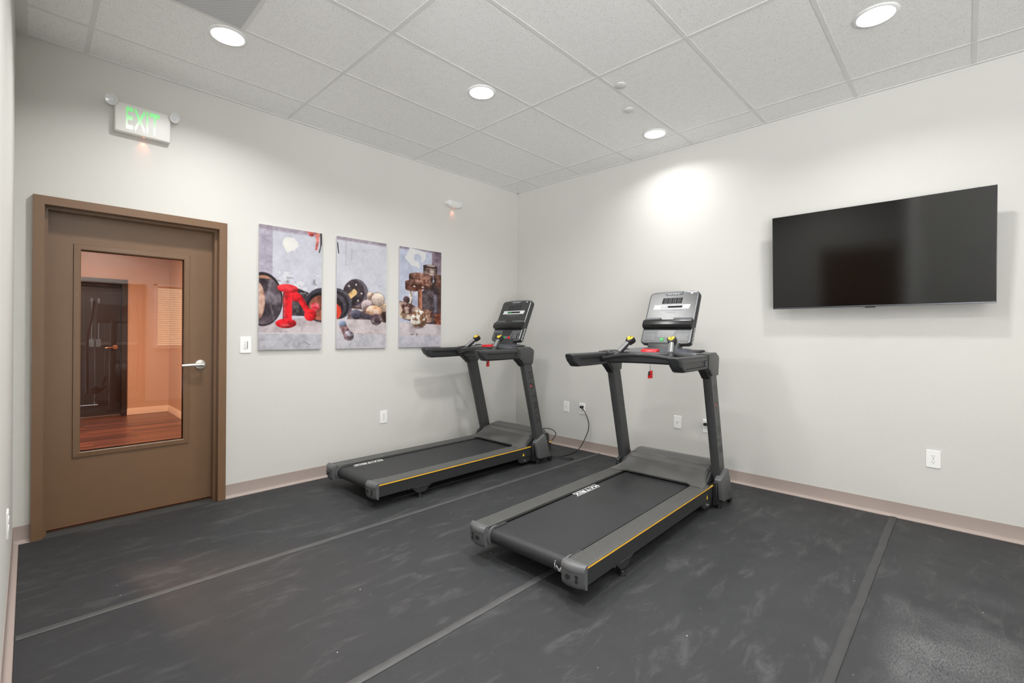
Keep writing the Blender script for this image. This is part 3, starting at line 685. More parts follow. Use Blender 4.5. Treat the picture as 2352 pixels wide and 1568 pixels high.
def paint1():
    im, a, b = base_img((208, 208, 219), None); n = fbm(1)
    im += (n-0.5)[..., None]*26
    put(im, np.clip((0.2-a)/0.01+0.5, 0, 1)*(b < 0.62), (180, 174, 188)); put(im, np.clip((0.035-b)/0.02+0.5, 0, 1), (160, 148, 160), 0.8)
    put(im, np.clip(1-np.abs(a-0.42)/0.05, 0, 1)*(b > 0.1)*(b < 0.5), (192, 192, 202), 0.5)
    put(im, poly(a, b, [(0.36, .1), (0.41, .075), (0.53, .072), (0.6, .11), (0.61, .135), (0.53, .175), (0.47, .19), (0.43, .205), (0.38, .165), (0.35, .14)]), (235, 233, 228))
    put(im, poly(a, b, [(0.73, 0), (0.87, 0), (0.85, .035), (0.8, .04)]), mott(11, (170, 60, 60), (225, 130, 125), 12))
    put(im, poly(a, b, [(0.87, 0), (0.96, 0), (0.95, .07), (0.92, .15), (0.88, .15), (0.9, .07)]), mott(12, (200, 110, 105), (238, 160, 150), 12))
    put(im, seg(a, b, (0.985, 0), (0.985, .1), 0.014)[0], (60, 56, 60)); put(im, seg(a, b, (0.985, .1), (0.955, .165), 0.01)[0], (70, 66, 70))
    put(im, (fbm(21, 10) > 0.57)*(b > 0.36)*(b < 0.56)*(a > 0.28), (228, 228, 232), 0.8); put(im, (fbm(25, 16) > 0.6)*(b > 0.4)*(b < 0.5), (130, 128, 136), 0.5)
    fl = b > (0.795-0.09*a); put(im, fl, mott(3, (190, 178, 182), (214, 204, 206), 6))
    put(im, b > 0.868, mott(4, (184, 182, 190), (198, 196, 203), 6)); put(im, np.clip(1-np.abs(b-0.866)/0.006, 0, 1), (226, 220, 222))
    # dark clutter behind
    put(im, poly(a, b, [(0.48, .5), (0.6, .49), (0.78, .52), (0.78, .72), (0.5, .72)]), mott(5, (58, 52, 54), (98, 90, 94), 10)); m, u, v = ell(a, b, .68, .57, .13, .05); put(im, m, mott(6, (70, 66, 68), (170, 166, 170), 20, .5, .7))
    m, u, v = ell(a, b, 1.0, .62, .28, .15, 0.35); put(im, m*(b > .45), (74, 70, 80)); m, u, v = ell(a, b, .99, .635, .25, .125, 0.35); put(im, m, (44, 40, 44)); m, u, v = ell(a, b, .99, .645, .21, .11, 0.35); put(im, m, mott(7, (120, 70, 58), (170, 104, 84), 8))
    # big plate at left
    m, u, v = ell(a, b, .06, .595, .30, .215); put(im, m, (50, 44, 48)); m, u, v = ell(a, b, .06, .6, .28, .195); put(im, m*(b > .41), mott(8, (74, 64, 70), (140, 130, 138), 6, .35, .7)); put(im, m*(b < .43), (190, 140, 116))
    put(im, np.clip(1-np.abs(a-.2-0.05*np.sin(b*9))/.025, 0, 1)*(b > .47)*(b < .78), (150, 144, 152), .5)
    m, u, v = ell(a, b, -.03, .61, .12, .15); put(im, m, mott(9, (150, 110, 96), (214, 176, 160), 6))
    R = (212, 38, 46)
    m, s, t = seg(a, b, (.62, .56), (.79, .70), .05); put(im, m, shade(R, s, s*0, .35)); m, u, v = ell(a, b, .81, .71, .105, .05, -0.6); put(im, m, shade(R, u, v, .4)); m, u, v = ell(a, b, .56, .56, .09, .04, .7); put(im, m, shade((214, 40, 48), u, v, .3))
    m, u, v = ell(a, b, .89, .635, .07, .035, .4); put(im, m, mott(10, (215, 60, 75), (240, 150, 160), 16))
    m, s, t = seg(a, b, (.435, .55), (.435, .76), .072); put(im, m, shade(R, -s, s*0, .5))
    m, u, v = ell(a, b, .44, .497, .165, .036, 0.03, .05); put(im, m, shade((226, 50, 58), u, v, .3)); m, u, v = ell(a, b, .43, .487, .15, .022, .03, .2); put(im, m, (240, 84, 88), .6)
    m, u, v = ell(a, b, .415, .785, .165, .04, -.02, .05); put(im, m, shade(R, u, v, .35)); put(im, ell(a, b, .4, .80, .07, .012, 0, .4)[0], (250, 120, 125), .6)
    put(im, np.clip(1-np.abs(a-.39)/.02, 0, 1)*(b > .54)*(b < .75), (248, 130, 134), .6)
    put(im, seg(a, b, (.62, .958), (.72, .94), .006)[0], (150, 148, 156)); put(im, seg(a, b, (.72, .94), (.8, .965), .006)[0], (130, 128, 134))
    return im
def paint2():
    im, a, b = base_img((212, 212, 221), None); im += (fbm(31)-0.5)[..., None]*24
    put(im, np.clip((0.03-b)/0.015+0.5, 0, 1), (164, 152, 164), .9); put(im, np.clip(1-np.abs(a-.17)/.02, 0, 1)*(b > .03)*(b < .25), (176, 172, 182), .6); put(im, np.clip(1-np.abs(a-.28)/.03, 0, 1)*(b > .1)*(b < .2), (186, 182, 190), .6)
    put(im, np.clip(1-np.abs(b-.12+.1*(a-.3))/.012, 0, 1)*(a > .3)*(a < .8), (194, 190, 200), .5)
    put(im, seg(a, b, (.01, .06), (.03, .15), .01)[0], (60, 56, 60)); put(im, (fbm(35, 10) > .56)*(b > .4)*(b < .56)*(a > .5), (190, 196, 214), .7)
    put(im, b > .735, mott(33, (196, 184, 186), (216, 206, 208), 6)); put(im, b > .862, mott(34, (188, 186, 193), (204, 201, 208), 6)); put(im, np.clip(1-np.abs(b-.862)/.004, 0, 1)*(a > .3), (206, 172, 158))
    put(im, poly(a, b, [(.25, .6), (1, .6), (1, .735), (.2, .735)]), mott(36, (90, 70, 68), (150, 130, 128), 10))
    m, u, v = ell(a, b, .375, .49, .24, .125, .25); put(im, m, (112, 104, 114)); m, u, v = ell(a, b, .33, .495, .21, .118, .2); put(im, m, mott(37, (66, 56, 60), (92, 80, 84), 6))
    for k in range(6): put(im, ell(a, b, .33+.15*math.cos(k), .495+.08*math.sin(k), .018, .009, 0, .3)[0], (214, 206, 204))
    m, s, t = seg(a, b, (.2, .545), (.34, .49), .05); put(im, m, shade((224, 186, 130), s, s*0, .3)); put(im, ell(a, b, .335, .488, .04, .03)[0], (232, 198, 142))
    put(im, seg(a, b, (.3, .645), (.5, .65), .018)[0], (206, 200, 200))
    for ca, cb, ra, rb, c1, c2, sd in ((.66, .51, .075, .035, (170, 140, 120), (214, 196, 182), 41), (.95, .62, .12, .05, (170, 146, 126), (206, 190, 172), 42), (.82, .54, .135, .064, (196, 172, 158), (226, 208, 196), 43), (.6, .605, .125, .058, (140, 120, 122), (192, 176, 178), 44), (.74, .65, .17, .052, (206, 160, 128), (234, 206, 186), 45), (.98, .705, .12, .05, (66, 46, 42), (120, 96, 88), 46)):
        m, u, v = ell(a, b, ca, cb, ra*1.07, rb*1.07); put(im, m, (104, 76, 66), .8); m, u, v = ell(a, b, ca, cb, ra, rb); put(im, m, mott(sd, c1, c2, 14)*np.clip(1-.25*v, .6, 1.2)[..., None])
    m, s, t = seg(a, b, (.38, .69), (.72, .715), .05); put(im, m, shade((78, 70, 80), -s, s*0, .3)); m, u, v = ell(a, b, .38, .69, .11, .045); put(im, m, shade((84, 82, 96), u, v, .5)); m, u, v = ell(a, b, .79, .73, .12, .056); put(im, m, mott(47, (78, 62, 66), (150, 136, 140), 18)*np.clip(1-.3*v, .5, 1.3)[..., None])
    m, u, v = ell(a, b, .0, .6, .29, .137, .35); put(im, m, (92, 88, 98)); m, u, v = ell(a, b, -.02, .61, .26, .125, .35); put(im, m, (56, 50, 54)); m, u, v = ell(a, b, -.04, .62, .22, .11, .35); put(im, m, (84, 80, 88)); m, u, v = ell(a, b, -.06, .63, .19, .09, .35); put(im, m, (50, 44, 48)); m, u, v = ell(a, b, -.03, .67, .12, .068); put(im, m, (226, 78, 58))
    m, s, t = seg(a, b, (.12, .79), (.2, .87), .07); put(im, m, mott(48, (120, 84, 84), (176, 160, 170), 12)); m, u, v = ell(a, b, .11, .775, .075, .028); put(im, m, shade((128, 138, 160), u, v, .4)); m, u, v = ell(a, b, .235, .885, .1, .045); put(im, m, mott(49, (104, 84, 88), (198, 194, 206), 10)*np.clip(1-.35*u, .5, 1.3)[..., None])
    return im
def paint3():
    im, a, b = base_img((196, 200, 218), None); im += (fbm(51)-0.5)[..., None]*22
    put(im, np.clip((0.02-b)/0.012+0.5, 0, 1), (150, 138, 152), .9)
    put(im, poly(a, b, [(.23, .0), (.61, .02), (.61, .09), (.53, .13), (.5, .12), (.5, .07), (.42, .05), (.33, .06), (.33, .12), (.43, .13), (.48, .2), (.36, .18), (.28, .18), (.12, .11)]), (226, 226, 226))
    put(im, np.clip((a-.76)/.01+.5, 0, 1)*(b < .3), mott(52, (126, 110, 122), (146, 130, 142), 4))
    put(im, b > .75, mott(53, (192, 180, 184), (216, 206, 210), 6)); put(im, b > .872, mott(54, (192, 190, 200), (206, 202, 210), 6)); put(im, np.clip(1-np.abs(b-.872)/.004, 0, 1), (222, 190, 184)); put(im, seg(a, b, (.27, .872), (.42, .872), .008)[0]*(fbm(56, 20) > .5), (60, 54, 54))
    put(im, poly(a, b, [(.1, .58), (.55, .42), (1, .25), (1, .765), (.5, .76), (.1, .72)]), mott(55, (74, 62, 66), (104, 92, 96), 8))
    put(im, poly(a, b, [(.2, .42), (.45, .42), (.45, .6), (.2, .6)]), mott(57, (176, 180, 204), (226, 226, 232), 8)); put(im, poly(a, b, [(.8, .45), (.92, .45), (.94, .64), (.84, .64)]), (132, 128, 146), .8)
    def stack(ca, cb, ra, hh, sq, c1, c2, sd, bands=3):
        m = ((np.abs(a-ca) < ra)*(b > cb-hh)*(b < cb+hh)).astype(float); top, _, _ = ell(a, b, ca, cb-hh, ra, sq); bot, _, _ = ell(a, b, ca, cb+hh, ra, sq)
        allm = np.clip(m+top+bot, 0, 1); tone = mott(sd, c1, c2, 12)*np.clip(1-.5*np.abs((a-ca)/ra)**2, .5, 1)[..., None]; put(im, allm, tone)
        for k in range(bands): put(im, allm*np.clip(1-np.abs(b-(cb-hh+2*hh*(k+.5)/bands+sq*np.sqrt(np.clip(1-((a-ca)/ra)**2, 0, 1))*.8))/.005, 0, 1), (70, 44, 38), .7)
        put(im, top, np.asarray(c2)*.9, .35)
    stack(.95, .31, .13, .05, .02, (96, 66, 58), (140, 104, 92), 60); put(im, poly(a, b, [(.88, .4), (1, .38), (1, .7), (.9, .7)]), (84, 62, 58), .8)
    stack(.72, .2, .17, .035, .018, (112, 88, 80), (214, 194, 186), 61, 2); put(im, ell(a, b, .72, .165, .18, .018)[0], (66, 50, 50)); put(im, ell(a, b, .74, .155, .11, .012)[0], (186, 164, 156))
    stack(.3, .38, .17, .035, .02, (110, 66, 52), (156, 106, 88), 62, 2)
    m, s, t = seg(a, b, (.475, .4), (.475, .64), .05); put(im, m, shade((158, 108, 84), -s, s*0, .5))
    stack(.5, .32, .285, .05, .03, (120, 78, 64), (196, 152, 136), 63, 3); put(im, ell(a, b, .48, .385, .25, .025)[0], (84, 54, 46), .9)
    for ca in (.34, .54): put(im, ell(a, b, ca, .385, .03, .008)[0], (206, 190, 176))
    m, s, t = seg(a, b, (.27, .43), (.26, .57), .028); put(im, m, mott(64, (120, 96, 84), (232, 220, 206), 20)); m, u, v = ell(a, b, .16, .525, .075, .036); put(im, m, shade((84, 64, 70), u, v, .4))
    put(im, poly(a, b, [(.0, .54), (.18, .55), (.45, .6), (.5, .63), (.3, .66), (.0, .66)]), mott(65, (96, 64, 60), (196, 172, 160), 12))
    stack(.6, .68, .19, .05, .015, (128, 84, 66), (206, 164, 144), 66, 3); stack(.95, .71, .13, .045, .012, (120, 68, 52), (176, 112, 90), 67, 2)
    m, s, t = seg(a, b, (-.05, .68), (.34, .7), .055); put(im, m, mott(68, (156, 128, 104), (220, 204, 190), 10)); put(im, ell(a, b, -.02, .63, .09, .04)[0], (220, 196, 176))
    m, u, v = ell(a, b, .45, .715, .195, .095, 0, .04); put(im, m, mott(69, (134, 98, 76), (236, 230, 220), 16, .42, .56)*np.clip(1-.2*v-.1*u, .6, 1.1)[..., None])
    put(im, ell(a, b, .42, .80, .15, .012, 0, .6)[0], (150, 136, 140), .6)
    return im
def lin_np(x):
    x = np.clip(x, 0, 255)/255; return np.where(x <= .04045, x/12.92, ((x+.055)/1.055)**2.4)
def canvas(x0, x1, z0, z1_, paint, label):
    t = thing('canvas_print', label, 'picture', ((x0+x1)/2, 0, z0), group='canvas prints in a row'); w = x1-x0; h = z1_-z0
    bm = NB(); box(bm, -w/2, w/2, -0.0197, -0.002, 0, h); obj('stretched_frame', bm, 'canvas_edge', t)
    im = paint(); g = fbm(77, 24)+0.6*fbm(78, 9); g = g-g.mean(); im = np.clip((im-128)*1.06+128, 0, 255)*(1+1.0*g[..., None]*np.clip(1.15-im.mean(-1, keepdims=True)/200, 0.05, 1))
    im = im.reshape(NBK//2, 2, NA//2, 2, 3).mean((1, 3)); na, nb = NA//2, NBK//2; n = (na+1)*(nb+1)
    xs = np.linspace(-w/2, w/2, na+1); zs = np.linspace(h, 0, nb+1)
    co = np.zeros((nb+1, na+1, 3)); co[..., 0] = xs[None, :]; co[..., 1] = -0.02; co[..., 2] = zs[:, None]
    i = np.arange(nb)[:, None]*(na+1)+np.arange(na)[None, :]
    quads = np.stack([i, i+na+1, i+na+2, i+1], -1).reshape(-1, 4)
    me = bpy.data.meshes.new('printed_picture'); me.vertices.add(n); me.vertices.foreach_set('co', co.reshape(-1))
    me.loops.add(quads.size); me.loops.foreach_set('vertex_index', quads.reshape(-1).astype(np.int32))
    me.polygons.add(len(quads)); me.polygons.foreach_set('loop_start', np.arange(0, quads.size, 4, dtype=np.int32)); me.polygons.foreach_set('loop_total', np.full(len(quads), 4, dtype=np.int32))
    me.update(); me.validate()
    # colours per corner, averaged into the vertices so that the picture is continuous
    pad = np.pad(lin_np(im), ((1, 1), (1, 1), (0, 0)), 'edge'); vc = (pad[:-1, :-1]+pad[1:, :-1]+pad[:-1, 1:]+pad[1:, 1:])/4
    at = me.color_attributes.new('print', 'FLOAT_COLOR', 'POINT'); buf = np.ones((n, 4), np.float32); buf[:, :3] = vc.reshape(-1, 3)*0.74; at.data.foreach_set('color', buf.reshape(-1))
    me.materials.append(M['print']); o = bpy.data.objects.new('printed_picture', me); C.objects.link(o); o.parent = t
canvas(-2.963, -2.464, 1.116, 2.108, paint1, 'canvas print nearest the door, with two red dumbbells')
canvas(-2.329, -1.838, 1.115, 2.111, paint2, 'middle canvas print, with a black round weight on a wooden handle')
canvas(-1.693, -1.185, 1.117, 2.111, paint3, 'canvas print nearest the corner, with brown stacked weights on a post')

# ================================================================== TREADMILL
def belt_pt(s, off=0.0):
    """path of the belt from the front top toward the rear and round the roller. s = distance rearward from x=1.60"""
    xr, zr, R = 0.062, 0.127, 0.041
    if s < 1.60-xr: return Vector((1.60-s, 0, zr+R+off))
    a = (s-(1.60-xr))/R
    if a < PI: return Vector((xr-(R+off)*math.sin(a), 0, zr+(R+off)*math.cos(a)))
    return Vector((xr+(a-PI)*R, 0, zr-R-off))
def logo_on_belt(bm, s0, y0, L=0.28, hgt=0.036, lines=True):
    """M at s0 (front), reading toward the rear, tops toward -y (near side)"""
    def place(u, v, k):
        p = belt_pt(s0+u*L, 0.0006+0.00003*k); p.y = y0-(v-0.5)*hgt*(1 if L > 0 else -1); return p
    text_on(bm, 'MATRIX', place, sw=0.24, gap=0.32, sub=6)
    if lines:
        for sgn, sh in ((1, -0.008), (-1, 0.008)):
            n = 16
            for i in range(n):
                u0, u1 = i/n, (i+1)/n; ps = []
                for u, yy in ((u0, 0), (u1, 0), (u1, 0.004), (u0, 0.004)):
                    p = belt_pt(s0+sh+u*L*1.04, 0.0006); p.y = y0+sgn*(hgt*0.5+0.006+yy); ps.append(bm.verts.new(p))
                bm.faces.new(ps)
UPX = lambda z: 1.508+(0.983-z)*0.269
def make_treadmill():
    T = thing('treadmill', '', 'treadmill')
    # --- deck frame
    for s in (-1, 1):
        bm = NB(); y0, y1 = sorted((s*0.352, s*0.378))
        prism(bm, [(0.018, 0.085), (1.40, 0.082), (1.97, 0.09), (1.97, 0.176), (0.018, 0.176)], y0, y1, 'y', 0.003, 1)
        fr = obj('side_beam', bm, 'frame', T)
        bm = NB(); y0, y1 = sorted((s*0.3755, s*0.3822)); box(bm, 0.0215, 1.972, y0, y1, 0.1675, 0.1768, 0.001, 1); obj('yellow_stripe', bm, 'yellow', fr)
        if s < 0:
            bm = NB(); prism(bm, [(1.538, 0.102), (1.566, 0.102), (1.552, 0.13)], -0.3795, -0.3788, 'y'); obj('warning_sticker', bm, 'yellow2', fr)
            bm = NB(); box(bm, 0.33, 0.46, -0.3788, -0.378, 0.0845, 0.0865); obj('frame_seam', bm, 'silver', fr)
    bm = NB(); box(bm, 1.93, 1.975, -0.36, 0.36, 0.06, 0.178, 0.004, 1); box(bm, 0.12, 1.9, -0.252, 0.252, 0.095, 0.148); box(bm, 0.1, 1.9, -0.355, -0.27, 0.09, 0.168); box(bm, 0.1, 1.9, 0.27, 0.355, 0.09, 0.168)
    obj('deck', bm, 'deckblack', T)
    # --- ribbed foot rails
    for s in (-1, 1):
        bm = NB(); prof = [(0.272, 0.150), (0.272, 0.179), (0.275, 0.1825)]
        n = 7; a0 = 0.277; wd_ = 0.0135
        for k in range(n):
            x = a0+k*wd_; prof += [(x+0.0005, 0.1840), (x+0.002, 0.1858), (x+0.010, 0.1858), (x+0.0115, 0.1840)]
        prof += [(0.374, 0.1830), (0.3825, 0.1800), (0.3825, 0.1772), (0.374, 0.1772), (0.374, 0.150)]
        prism(bm, [(s*p[0], p[1]) for p in prof], 0.02, 1.60, 'x'); obj('foot_rail', bm, 'rail', T, ang=20)
    # --- end caps
    for s in (-1, 1):
        bm = NB()
        def capsec(z, k, ex=0.0):
            pts = []
            n = 8
            for i in range(n+1):
                f = i/n; y = 0.262+(0.386-0.262)*f; x = -0.004-0.014*math.sin(PI*min(1, f*1.05+0.0))*1.0-0.012*(1-f)-ex
                pts.append(Vector((x+k, s*y, z)))
            pts += [Vector((0.021, s*(0.386), z)), Vector((0.021, s*0.262, z))]
            return pts
        loft(bm, [capsec(0.074, 0.016), capsec(0.082, 0.008), capsec(0.1, 0.003), capsec(0.154, 0.0)]); cp = obj('end_cap', bm, 'cap', T, ang=50)
        bm = NB(); loft(bm, [capsec(0.1555, -0.001, 0.001), capsec(0.166, -0.002, 0.001), capsec(0.178, 0.003, 0), capsec(0.1875, 0.014, 0)]); obj('cap_lid', bm, 'cap', cp, ang=50)
        bm = NB(); th = 0.012
        y0 = s*0.262; y1 = s*0.25
        loft(bm, [[Vector((0.062+0.056*math.cos(2*PI*i/28), yy, 0.127+0.053*math.sin(2*PI*i/28))) for i in range(28)] for yy in (y0, y1)]); obj('roller_guard', bm, 'cap', cp, ang=30)
        bm = NB()
        R = lambda y, z, r: lathe(bm, [(0, -0.006), (r*0.8, -0.006), (r, 0.0015)], Matrix.Translation((-0.0175, s*y, z)) @ Matrix.Rotation(-PI/2, 4, 'Y'), n=20)
        cyl(bm, (-0.0272, s*0.305, 0.126), (-0.012, s*0.305, 0.126), 0.0125); obj('cap_hole', bm, 'slot', cp); bm = NB(); cyl(bm, (-0.0195, s*0.349, 0.134), (-0.008, s*0.349, 0.134), 0.0085); cyl(bm, (-0.0195, s*0.349, 0.112), (-0.008, s*0.349, 0.112), 0.0085); box(bm, -0.019, -0.008, s*0.349-0.004, s*0.349+0.004, 0.112, 0.134)
        obj('cap_recess', bm, 'slot', cp)
        bm = NB(); box(bm, 0.055, 0.155, *sorted((s*0.244, s*0.272)), 0.162, 0.176, 0.004, 2); obj('belt_guide', bm, 'frame', cp)
    # --- belt and rear roller
    bm = NB(); S = [i*0.1 for i in range(16)]+[1.538+i*0.0125 for i in range(12)]+[1.70, 1.9, 2.4, 3.1]
    loft(bm, [[belt_pt(s)+Vector((0, y, 0)) for y in (-0.252, 0.252)]+[belt_pt(s, -0.003)+Vector((0, y, 0)) for y in (0.252, -0.252)] for s in S]); belt = obj('running_belt', bm, 'belt', T, ang=60)
    bm = NB(); cyl(bm, (0.062, -0.258, 0.127), (0.062, 0.258, 0.127), 0.036, n=32); obj('rear_roller', bm, 'deckblack', T)
    # --- motor hood
    prof = [(1.500, .1885), (1.52, .191), (1.56, .196), (1.60, .206), (1.635, .222), (1.66, .238), (1.675, .250), (1.687, .2585), (1.689, .2655), (1.70, .2690), (1.74, .2760), (1.775, .2800), (1.779, .2860), (1.83, .299), (1.87, .304), (1.91, .302), (1.94, .292), (1.962, .268), (1.975, .232), (1.98, .18), (1.98, .12)]
    bm = NB(); NY = 40; secs = []
    for i, (x, z) in enumerate(prof):
        hw = 0.374 if x < 1.58 else (0.374-0.032*min(1, (x-1.58)/0.08)); row = []
        for k in range(NY+1):
            f = -1+2*k/NY; q = abs(f)**0.75*(1 if f > 0 else -1); y = q*hw
            edge = max(0, (abs(y)-(hw-0.035))/0.035); drop = (1-math.sqrt(max(0, 1-edge**2.0)))
            zz = z-(z-0.178)*drop
            # rear lip swings forward between the wings, round corners next to the rails
            xx = x
            if x < 1.6:
                c = max(0, min(1, (0.285-abs(y))/0.045)); c = c*c*(3-2*c); xx = x+(0.032)*c*(1.6-x)/0.1
                zz += 0.004*c*(1 if x < 1.57 else 0.3)
            row.append(Vector((xx, y, zz)))
        secs.append(row)
    top = secs
    R_ = [[bm.verts.new(p) for p in r] for r in top]
    for a, b in zip(R_, R_[1:]):
        for k in range(NY): bm.faces.new((a[k], b[k], b[k+1], a[k+1]))
    low = [bm.verts.new(v.co+Vector((0.004, 0, -0.012))) for v in R_[0]]
    for k in range(NY): bm.faces.new((low[k], R_[0][k], R_[0][k+1], low[k+1]))
    hood = obj('motor_hood', bm, 'grey', T, ang=24)
    bm = NB(); tube(bm, [(1.507, -0.31, 0.178), (1.512, -0.285, 0.178), (1.535, -0.262, 0.1785), (1.545, -0.235, 0.179), (1.545, 0.235, 0.179), (1.535, 0.262, 0.1785), (1.512, 0.285, 0.178), (1.507, 0.31, 0.178)], 0.0062, n=8, sub=6); obj('hood_lip', bm, 'black', hood)
    bm = NB(); lathe(bm, [(0.006, 0), (0.005, 0.003), (0.002, 0.002), (0, 0.001)], Matrix.Translation((1.80, 0.30, 0.2935)), n=12); obj('hood_screw', bm, 'silver', hood)
    # skirt below the hood beside the uprights
    for s in (-1, 1):
        bm = NB(); prism(bm, [(1.60, 0.176), (1.975, 0.176), (1.97, 0.225), (1.955, 0.26), (1.78, 0.262), (1.70, 0.245), (1.66, 0.215)], *sorted((s*0.335, s*0.352)), 'y', 0.003, 1); obj('hood_side', bm, 'frame', T)
    # --- uprights, collars, covers
    for s in (-1, 1):
        bm = NB(); z0, z1_ = 0.05, 1.07; secs = []
        for z in (z0, 0.3, 0.98, z1_):
            x0, x1 = UPX(z), UPX(z)+0.117-0.006*(1-z); a, b = 0.352, 0.412; c = 0.007
            xi = x0-0.012
            pts = [(x0+c, a), (x0, a+c), (x0-0.004, a+0.02), (x0-0.004, b-0.02), (x0, b-c), (x0+c, b), (x1-c, b), (x1, b-c), (x1, a+c), (x1-c, a)]
            secs.append([Vector((x, s*y, z)) for x, y in pts])
        loft(bm, secs); ur = obj('upright', bm, 'upright', T, ang=30)
        # lettering down the outer face
        bm = NB(); bmr = NB()
        def place(u, v, k):
            z = 0.90-0.50*u; xc = UPX(z)+0.062; vv = (v-0.5)*0.052
            return Vector((xc+vv*0.97, s*(0.4126+0.00003*k), z+vv*0.26))
        q, W = text_quads('MATRIX', 0.15, 0.75)
        if s < 0:
            text_on(bm, 'MATRIX', place, sw=0.15, gap=0.75); obj('side_lettering', bm, 'darkprint', ur, recalc=False)
            ua = (0.15/2+1.1+0.9+0.55)/W
            f = bmr.faces.new([bmr.verts.new(place(ua+du, vv, 20)) for du, vv in ((-0.28/W, 0.05), (0.28/W, 0.05), (0.0, 0.5))]); obj('side_lettering_accent', bmr, 'redprint', ur, recalc=False)
        else: bm.free(); bmr.free()
        # collar
        bm = NB()
        prism(bm, [(1.425, 1.03), (1.47, 1.012), (1.505, 0.972), (1.632, 0.972), (1.638, 1.02), (1.648, 1.095), (1.635, 1.112), (1.585, 1.136), (1.46, 1.131), (1.425, 1.117)], *sorted((s*0.343, s*0.424)), 'y', 0.007, 3)
        obj('upright_collar', bm, 'upright', ur, ang=45)
        bm = NB(); prism(bm, [(1.36, 1.045), (1.46, 1.045), (1.52, 0.955), (1.505, 0.95), (1.46, 0.99), (1.42, 1.02)], *sorted((s*0.35, s*0.408)), 'y', 0.006, 2); obj('collar_gusset', bm, 'black', ur)
        # base cover
        bm = NB()
        def cs(yo, k):
            base = [(1.668, 0.214), (1.680, 0.224), (1.785, 0.282), (1.800, 0.276), (1.872, 0.060), (1.862, 0.052), (1.722, 0.052), (1.708, 0.062)]
            return [Vector((x, s*(yo+((0.020*((x-1.668)/0.2) if s < 0 else -0.018) if k else 0)), z)) for x, z in base]
        t_ = bmesh.new(); loft(t_, [cs(0.385, 0), cs(0.432, 1)]); bmesh.ops.recalc_face_normals(t_, faces=t_.faces); bmesh.ops.bevel(t_, geom=list(t_.edges), offset=0.008, segments=3, profile=0.5, affect='EDGES', clamp_overlap=True); merge(bm, t_)
        cv = obj('base_cover', bm, 'cap' if s < 0 else 'frame', T, ang=40)  # far cover gets the dark material, its shade put into the colour
        bm = NB(); box(bm, 1.655, 1.90, *sorted((s*0.378, s*0.408)), 0.035, 0.2, 0.004, 1); cyl(bm, (1.90, s*0.405, 0.0265), (1.90, s*0.43, 0.0265), 0.0245, n=20); cyl(bm, (1.73, s*0.40, 0.0), (1.73, s*0.40, 0.05), 0.02, n=16); obj('base_bracket', bm, 'black', T)
        # lift arm and its bolt
        bm = NB(); prism(bm, [(1.50, 0.05), (1.50, 0.088), (1.70, 0.15), (1.70, 0.05), (1.62, 0.032), (1.53, 0.032)], *sorted((s*0.345, s*0.372)), 'y', 0.003, 1); la = obj('lift_arm', bm, 'frame', T)
        bm = NB(); cyl(bm, (1.575, s*0.372, 0.052), (1.575, s*0.381, 0.052), 0.011, n=6); obj('lift_bolt', bm, 'silver', la)
        # rear levelling foot
        bm = NB(); prism(bm, [(0.30, 0.088), (0.52, 0.088), (0.46, 0.060), (0.435, 0.034), (0.365, 0.034), (0.345, 0.052)], *sorted((s*0.352, s*0.370)), 'y', 0.002, 1); cyl(bm, (0.275, s*0.37, 0.088), (0.275, s*0.384, 0.088), 0.006, n=8)
        br = obj('foot_bracket', bm, 'frame', T)
        bm = NB(); cyl(bm, (0.388, s*0.361, 0.008), (0.388, s*0.361, 0.05), 0.006, n=12); lathe(bm, [(0, 0.013), (0.008, 0.013), (0.021, 0.008), (0.022, 0.0), (0, 0.0)], Matrix.Translation((0.388, s*0.361, 0)), n=24); obj('levelling_foot', bm, 'black', br)
        bm = NB(); cyl(bm, (0.388, s*0.361, 0.016), (0.388, s*0.361, 0.022), 0.009, n=6); obj('foot_nut', bm, 'silver', br)
    bm = NB(); box(bm, 1.80, 1.88, -0.40, 0.40, 0.03, 0.06, 0.003, 1); obj('base_crossbar', bm, 'black', T)
    # --- handrails
    for s in (-1, 1):
        bm = NB(); secs = []
        for x, zt, zb, nt_, w0, w1 in ((0.930, 1.104, 1.062, 0, .366, .405), (0.934, 1.112, 1.050, 0, .354, .418), (0.952, 1.116, 1.036, 0, .348, .426), (0.985, 1.117, 1.022, 0, .346, .43), (1.02, 1.117, 1.021, 0, .346, .43), (1.024, 1.117, 1.021, .014, .346, .43), (1.20, 1.117, 1.022, .014, .346, .43), (1.395, 1.120, 1.026, .014, .347, .43), (1.40, 1.120, 1.026, 0, .347, .43), (1.45, 1.122, 1.028, 0, .348, .428)):
            h = zt-zb; c = 0.016 if h > 0.06 else 0.01; zm0 = zb+h*0.2; zm1 = zb+h*0.66
            loop = [(w1-c, zt), (w1-c*0.3, zt-c*0.3), (w1, zt-c), (w1, zm1), (w1-nt_, zm1-0.003), (w1-nt_, zm0+0.003), (w1, zm0), (w1, zb+c), (w1-c*0.3, zb+c*0.3), (w1-c, zb), (w0+c, zb), (w0+c*0.3, zb+c*0.3), (w0, zb+c), (w0, zm0), (w0+nt_, zm0+0.003), (w0+nt_, zm1-0.003), (w0, zm1), (w0, zt-c), (w0+c*0.3, zt-c*0.3), (w0+c, zt)]
            sh = 0.6 if x < 0.96 else (0.35 if x < 1.0 else (0.15 if x < 1.022 else 0)); secs.append([Vector((x+sh*(1.117-z), s*y, z)) for y, z in loop])
        loft(bm, secs); hr = obj('handrail', bm, 'blk2', T, ang=45)
